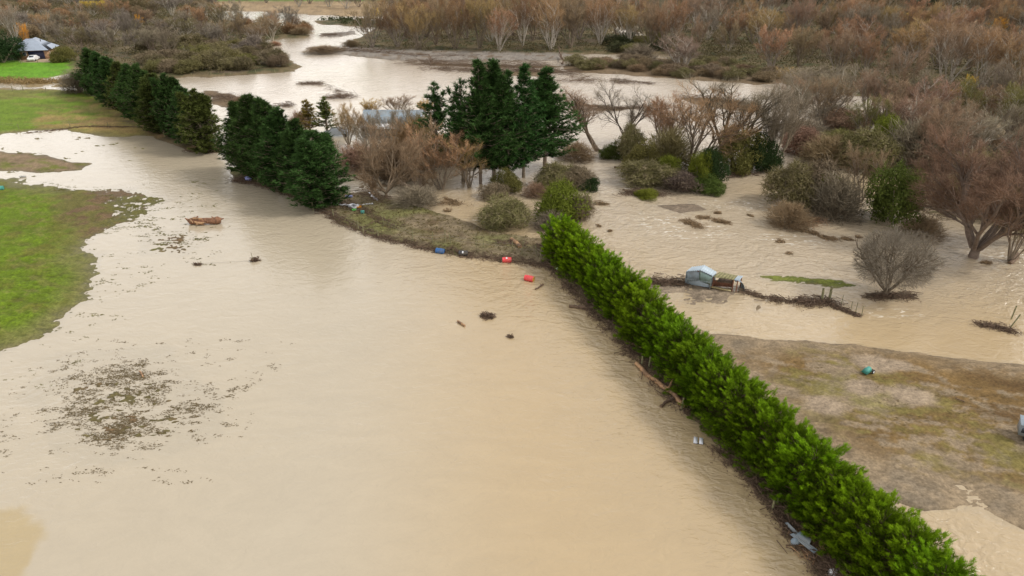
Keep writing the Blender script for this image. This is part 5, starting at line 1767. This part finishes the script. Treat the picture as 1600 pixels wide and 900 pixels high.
# two pale boards afloat near the hedge
x, y = G(1091, 690)
t = thing('folding_table', 'pale folding table top of two boards afloat left of the hedge', 'table', (x, y, 0.03), 0.0)
for s, yy in ((-.17, .04), (.17, -.04)):
    mb = MB()
    a = -0.28
    mb.box((s, yy, .05), (.24, .62, .04), a)
    mb.build('board', M['foam'], t)
mb = MB()
mb.box((0.02, -.22, .015), (.62, .05, .03), -.05)
mb.build('crossbar', M['dark'], t)


# ------------------------------------------------------------------ corrugated iron
def corrugated(quad, waves, amp, mat, name, parent, th=0.012, origin=None):
    """quad: four corners a,b,c,d; ribs run from side ab to side dc"""
    q = np.array(quad, float) - (origin if origin is not None else 0)
    a, b_, c, d = q
    n = norm(np.cross(b_ - a, d - a))
    k = waves * 4
    V = []
    for i in range(k + 1):
        t_ = i / k
        off = n * amp * math.sin(t_ * waves * 2 * math.pi)
        p0, p1 = a + (b_ - a) * t_ + off, d + (c - d) * t_ + off
        V += [p0, p1, p0 - n * th, p1 - n * th]
    F = []
    for i in range(k):
        j = 4 * i
        F += [(j, j + 4, j + 5, j + 1), (j + 2, j + 3, j + 7, j + 6), (j, j + 2, j + 6, j + 4), (j + 1, j + 5, j + 7, j + 3)]
    F += [(0, 1, 3, 2), (4 * k, 4 * k + 2, 4 * k + 3, 4 * k + 1)]
    return link(name, make_mesh(name, V, np.array(F), [M[mat]]), parent)


O = P3(1100, 446, 0)
t = thing('hen_house', 'wrecked corrugated iron hen house with blue grey sheets on a mud bank', 'shed', O)
ZB, ZL, ZR, ZE = 0.10, 1.47, 1.78, 1.37
LN, RN, EN = P3(1072, 424, ZL), P3(1093, 422.5, ZR), P3(1113.5, 432, ZE)          # near eaves and ridge end
LF, RF, EF = P3(1081, 417, ZL), P3(1100.5, 414.3, ZR), P3(1120.5, 425, ZE)        # far ones
corrugated([LN, RN, RF, LF], 6, .03, 'tin_pale', 'roof_sheet', t, origin=O)
corrugated([RN + (0.02, 0, .03), EN + (0.02, 0, .03), EF, RF + (0, 0, .03)], 6, .03, 'tin_pale', 'roof_sheet', t, origin=O)
dn = np.array((0, 0, -.05))
corrugated([LN + dn + (.05, .05, 0), RN + dn + (-.02, .05, 0), P3(1092, 439, .72) + (0, .05, 0), P3(1073, 440, .42) + (.05, .05, 0)], 6, .018, 'tin', 'wall_sheet', t, origin=O)
corrugated([RN + dn + (.03, .03, 0), EN + dn + (-.05, .05, 0), P3(1110.5, 446, .45) + (0, .08, 0), P3(1092, 439, .70) + (.02, .04, 0)], 5, .012, 'tin_green', 'wall_sheet', t, origin=O)
a, b_, c, d = P3(1072, 435.5, 1.0), P3(1092, 433.5, 1.1), P3(1110, 449.5, ZB), P3(1072, 443, ZB)
corrugated([P3(1071.5, 443, ZB), P3(1072, 435.0, .72), P3(1111.5, 440.5, .78), P3(1109, 449.5, ZB)], 7, .045, 'tin_pale', 'loose_sheet', t, origin=O)
# back and side walls so that the hut stands
mb = MB()
g0 = [P3(1083, 421, ZL)[0:2], P3(1119, 428, ZE)[0:2]]
for (p, q, zt) in (((LF[0] + .08, LF[1] - .1), (RF[0], RF[1] - .1), ZL - .08), ((RF[0], RF[1] - .1), (EF[0] - .1, EF[1] - .1), ZE - .1), ((LN[0] + .08, LN[1] + .12), (LF[0] + .08, LF[1] - .12), ZL - .1), ((EN[0] - .1, EN[1] + .12), (EF[0] - .12, EF[1] - .12), ZE - .1)):
    mb.slab([(p[0] - O[0], p[1] - O[1], ZB - .1), (q[0] - O[0], q[1] - O[1], ZB - .1), (q[0] - O[0], q[1] - O[1], zt), (p[0] - O[0], p[1] - O[1], zt)], .04)
mb.build('wall', M['tin'], t)
mb = MB()
mb.tube([P3(1091, 423, 1.7) - O + (0, -.02, 0), P3(1091.5, 427, 1.4) - O + (0, -.03, 0)], [.09, .04], 6)
mb.build('orange_rag', M['rust'], t)

O = P3(1136, 452, 0)
t = thing('lean_to', 'open lean-to with mossy board roof joined to the right of the hen house', 'shelter', O)
mb = MB()
A, B, C_, D = P3(1114.5, 432.5, 1.42), P3(1146.5, 437, 1.25), P3(1152.5, 430.5, 1.3), P3(1124, 424.5, 1.45)
for k in range(6):
    u0, u1 = k / 6 + .004, (k + 1) / 6 - .004
    mb = MB()
    mb.slab([A + (B - A) * u0 - O, A + (B - A) * u1 - O, D + (C_ - D) * u1 - O, D + (C_ - D) * u0 - O], .04)
    mb.build('roof_board', M['moss_board'], t)
corrugated([P3(1147, 437.2, 1.27), P3(1155, 438.8, 1.27), P3(1161.5, 431, 1.3), P3(1153, 430.6, 1.33)], 3, .02, 'tin_pale', 'roof_sheet', t, origin=O)
for q in ((1146.5, 437.3), (1115.5, 432.8), (1153, 438.5), (1159.5, 431.5), (1126, 425.5)):
    top = P3(*q, 1.2) - O + (0, .04, 0)
    mb = MB()
    mb.tube([(top[0], top[1], -.2), top], .055, 6)
    mb.build('post', M['rust'], t)
mb = MB()
f = P3(1114, 449, .2) - O
mb.slab([(f[0], f[1] + .5, .75), (f[0] + 1.9, f[1] + .35, .6), (f[0] + 1.9, f[1] + .38, .05), (f[0], f[1] + .53, .1)], .05)
mb.build('front_board', M['rust'], t)
mb = MB()
mb.slab([P3(1120, 440, .8) - O, P3(1144, 443, .75) - O, P3(1146, 437.5, .8) - O, P3(1124, 434, .85) - O], .04)
mb.build('nest_shelf', M['driftwood'], t)
mb = MB()
mb.slab([P3(1110, 447, .2) - O, P3(1141.5, 453.5, .15) - O, P3(1142.5, 455.5, .1) - O, P3(1110, 449.5, .12) - O], .06)
mb.build('sill_plank', M['yellow_wood'], t)
mb = MB()
th = np.linspace(-.3, 1.9, 8)
ctr = P3(1150, 452, .1) - O
for a, b_ in zip(th[:-1], th[1:]):
    mb.slab([(ctr[0] + .75 * math.sin(a), ctr[1] - .2, .05 + .95 * math.cos(a)), (ctr[0] + .75 * math.sin(b_), ctr[1] - .2, .05 + .95 * math.cos(b_)), (ctr[0] + .7 * math.sin(b_), ctr[1] + 1.0, .05 + .9 * math.cos(b_)), (ctr[0] + .7 * math.sin(a), ctr[1] + 1.0, .05 + .9 * math.cos(a))], .02)
mb.build('bent_sheet', M['tin'], t, True)

# loose roofing sheets against the hedge foot
for i, (q, zz, lb) in enumerate([(((1226, 817), (1231, 816), (1249, 834), (1243, 836)), (.15, .3), 'narrow roofing sheet pointing out left of the others by the hedge'),
                                 (((1234, 835), (1240, 833), (1278, 859), (1272, 865)), (.25, .4), 'long flat roofing sheet over the grey float'),
                                 (((1243, 836), (1250, 830), (1268, 843), (1264, 852)), (.45, .6), 'broad ribbed roofing sheet lying on top of the others')]):
    Q = [P3(*q[0], zz[0]), P3(*q[1], zz[1]), P3(*q[2], zz[1]), P3(*q[3], zz[0])]
    o_ = Q[0].copy()
    s_ = corrugated([Q[0], Q[1], Q[2], Q[3]] if i != 2 else [Q[0], Q[3], Q[2], Q[1]], 3 if i != 2 else 14, .018, 'tin', 'roofing_sheet', None, origin=o_)
    s_.location = o_
    tag(s_, lb, 'roofing sheet', 'roofing sheets washed against the hedge')


def ball(px, py, r, mat, label, name, cat, sq=0.85):
    x, y = G(px, py)
    t = thing(name, label, cat, (x, y, max(zh(x, y), 0) + r * .45), 0.4)
    mb = MB()
    th = np.linspace(-1.5, 1.5, 11)
    mb.tube([(r * math.sin(a) * 1.2, 0, 0) for a in th], [max(.01, r * math.cos(a)) for a in th], 16, False)
    mb.build('shell', M[mat], t, True)
    mb = MB()
    mb.tube([(r * 1.15, 0, 0), (r * 1.35, 0, 0)], r * .18, 8)
    mb.build('neck', M['dark'], t)
    return t


ball(1242, 849, .22, 'tin', 'grey float under the roofing sheets', 'float_drum', 'float')
ball(1301, 898, .24, 'white', 'white round float at the bottom edge by the hedge', 'float_drum', 'float')
ball(871, 422, .14, 'white', 'small white float at the far foot of the hedge', 'float_drum', 'float')

# ------------------------------------------------------------------ house, car, shed
x, y = G(56, 95)
zg = zh(x, y)
t = thing('house', 'single storey tan brick house with blue grey hipped roof and dark garage door', 'house', (x, y, zg), 0.30)


def hip(mb, x0, x1, y0, y1, z, rise, ov=.5):
    x0 -= ov; x1 += ov; y0 -= ov; y1 += ov
    hw_ = min(x1 - x0, y1 - y0) / 2
    if (x1 - x0) >= (y1 - y0):
        r0, r1 = (x0 + hw_, (y0 + y1) / 2, z + rise), (x1 - hw_, (y0 + y1) / 2, z + rise)
        V = [(x0, y0, z), (x1, y0, z), (x1, y1, z), (x0, y1, z), r0, (r1[0] + .01, r1[1], r1[2])]
        mb.add(V, [(0, 1, 5, 4), (2, 3, 4, 5), (3, 2, 1, 0)])
        mb.add(V, [(1, 2, 5), (3, 0, 4)])
    else:
        r0, r1 = ((x0 + x1) / 2, y0 + hw_, z + rise), ((x0 + x1) / 2, y1 - hw_, z + rise)
        V = [(x0, y0, z), (x1, y0, z), (x1, y1, z), (x0, y1, z), r0, r1]
        mb.add(V, [(1, 2, 5, 4), (3, 0, 4, 5), (3, 2, 1, 0)])
        mb.add(V, [(0, 1, 4), (2, 3, 5)])


mb = MB()
mb.box((0, 4.0, 1.2), (6.8, 8.0, 2.4))
mb.box((-1.2, 6.0, 1.195), (9.4, 7.0, 2.39))
mb.build('wall', M['brick'], t)
mb = MB()
hip(mb, -3.4, 3.4, 0, 9.0, 2.4, 2.9, .6)
hip(mb, -6.0, 3.6, 2.6, 9.4, 2.402, 2.5, .6)
mb.build('roof', M['slate'], t)
mb = MB()
mb.box((.6, -.03, 1.1), (3.9, .08, 2.15))
g_ = mb.build('garage_door', M['navy'], t)
mb = MB()
for k in range(4):
    mb.box((.6, -.085, .35 + k * .5), (3.8, .02, .03))
mb.build('panel_line', M['dark'], g_)
mb = MB()
mb.box((-2.2, -.03, 1.45), (.9, .06, 1.0))
f_ = mb.build('window', M['white'], t)
mb = MB()
mb.box((-2.2, -.07, 1.45), (.75, .03, .85))
mb.build('pane', M['glass'], f_)
mb = MB()
mb.box((3.43, 3.0, 1.4), (.06, 1.6, 1.1))
f_ = mb.build('window', M['white'], t)
mb = MB()
mb.box((3.47, 3.0, 1.4), (.03, 1.4, .95))
mb.build('pane', M['glass'], f_)
mb = MB()
mb.tube([(1.4, 4.0, 4.2), (1.4, 4.0, 4.9)], .1, 8)
mb.build('flue', M['dark'], t)


def car(px, py, rz, label, bodym, name='parked_car'):
    x, y = G(px, py)
    t = thing(name, label, 'car', (x, y, max(zh(x, y), 0)), rz)
    mb = MB()
    prof = [(-2.1, .55), (-2.05, .85), (-1.3, .95), (-.75, 1.40), (.75, 1.42), (1.45, .98), (2.05, .88), (2.1, .5), (2.0, .28), (-2.0, .28)]
    V, n = [], len(prof)
    for s in (-1, 1):
        V += [(p[0], s * (.84 if p[1] < 1.1 else .66), p[1]) for p in prof]
    F = [(i, (i + 1) % n, (i + 1) % n + n, i + n) for i in range(n)]
    mb.add(V, F)
    for s in (0, 1):
        o_ = s * n
        mb.add(V, [(o_ + 9, o_ + 0, o_ + 1, o_ + 2), (o_ + 9, o_ + 2, o_ + 5, o_ + 8), (o_ + 8, o_ + 5, o_ + 6, o_ + 7), (o_ + 2, o_ + 3, o_ + 4, o_ + 5)])
    mb.build('body', M[bodym], t)
    mb = MB()
    mb.slab([(1.42, -.6, 1.03), (1.42, .6, 1.03), (.83, .56, 1.38), (.83, -.56, 1.38)], -.02)
    mb.build('windscreen', M['glass'], t)
    mb = MB()
    mb.slab([(-1.28, .6, 1.0), (-1.28, -.6, 1.0), (-.83, -.56, 1.36), (-.83, .56, 1.36)], -.02)
    mb.build('rear_window', M['glass'], t)
    for sx_ in (-1.3, 1.3):
        for s in (-1, 1):
            mb = MB()
            mb.tube([(sx_, s * .68, .3), (sx_, s * .87, .3)], .3, 14)
            mb.build('wheel', M['dark'], t)
    for s in (-1, 1):
        mb = MB()
        mb.box((2.08, s * .6, .7), (.06, .3, .14))
        mb.build('headlight', M['white'], t)
    return t


car(54, 96.5, -1.35, 'white car parked in front of the dark garage door', 'white')
car(527, 213, 0.15, 'grey car half hidden by bare shrubs left of the shed', 'grey_paint')

x, y = G(612, 216)
t = thing('farm_shed', 'long shed with weathered blue grey iron roof and white verandah roof behind bare trees', 'shed', (x, y, max(zh(x, y), 0)), 0.0)
mb = MB()
mb.box((0, 3.6, 1.25), (9.6, 6.6, 2.5))
mb.build('wall', M['cream'], t)
corrugated([(-5.0, .1, 2.52), (5.0, .1, 2.52), (5.0, 3.6, 3.9), (-5.0, 3.6, 3.9)], 34, .02, 'tin', 'roof_sheet', t)
corrugated([(-5.0, 3.62, 3.9), (5.0, 3.62, 3.9), (5.0, 7.2, 2.52), (-5.0, 7.2, 2.52)], 34, .02, 'tin', 'roof_sheet', t)
mb = MB()
mb.slab([(-4.7, -1.7, 2.0), (1.2, -1.7, 2.0), (1.2, .25, 2.42), (-4.7, .25, 2.42)], .05)
mb.build('verandah_roof', M['white'], t)
for sx_ in (-4.5, -1.7, 1.0):
    mb = MB()
    mb.tube([(sx_, -1.55, -.2), (sx_, -1.55, 2.0)], .06, 6)
    mb.build('post', M['post'], t)
for sx_ in (-3.2, -0.6, 2.6):
    mb = MB()
    mb.box((sx_, .27, 1.4), (1.1, .06, 1.0))
    f_ = mb.build('window', M['white'], t)
    mb = MB()
    mb.box((sx_, .235, 1.4), (.95, .03, .85))
    mb.build('pane', M['glass'], f_)

print('objects', len(bpy.data.objects), 'tris', sum(len(m_.polygons) for m_ in bpy.data.meshes))
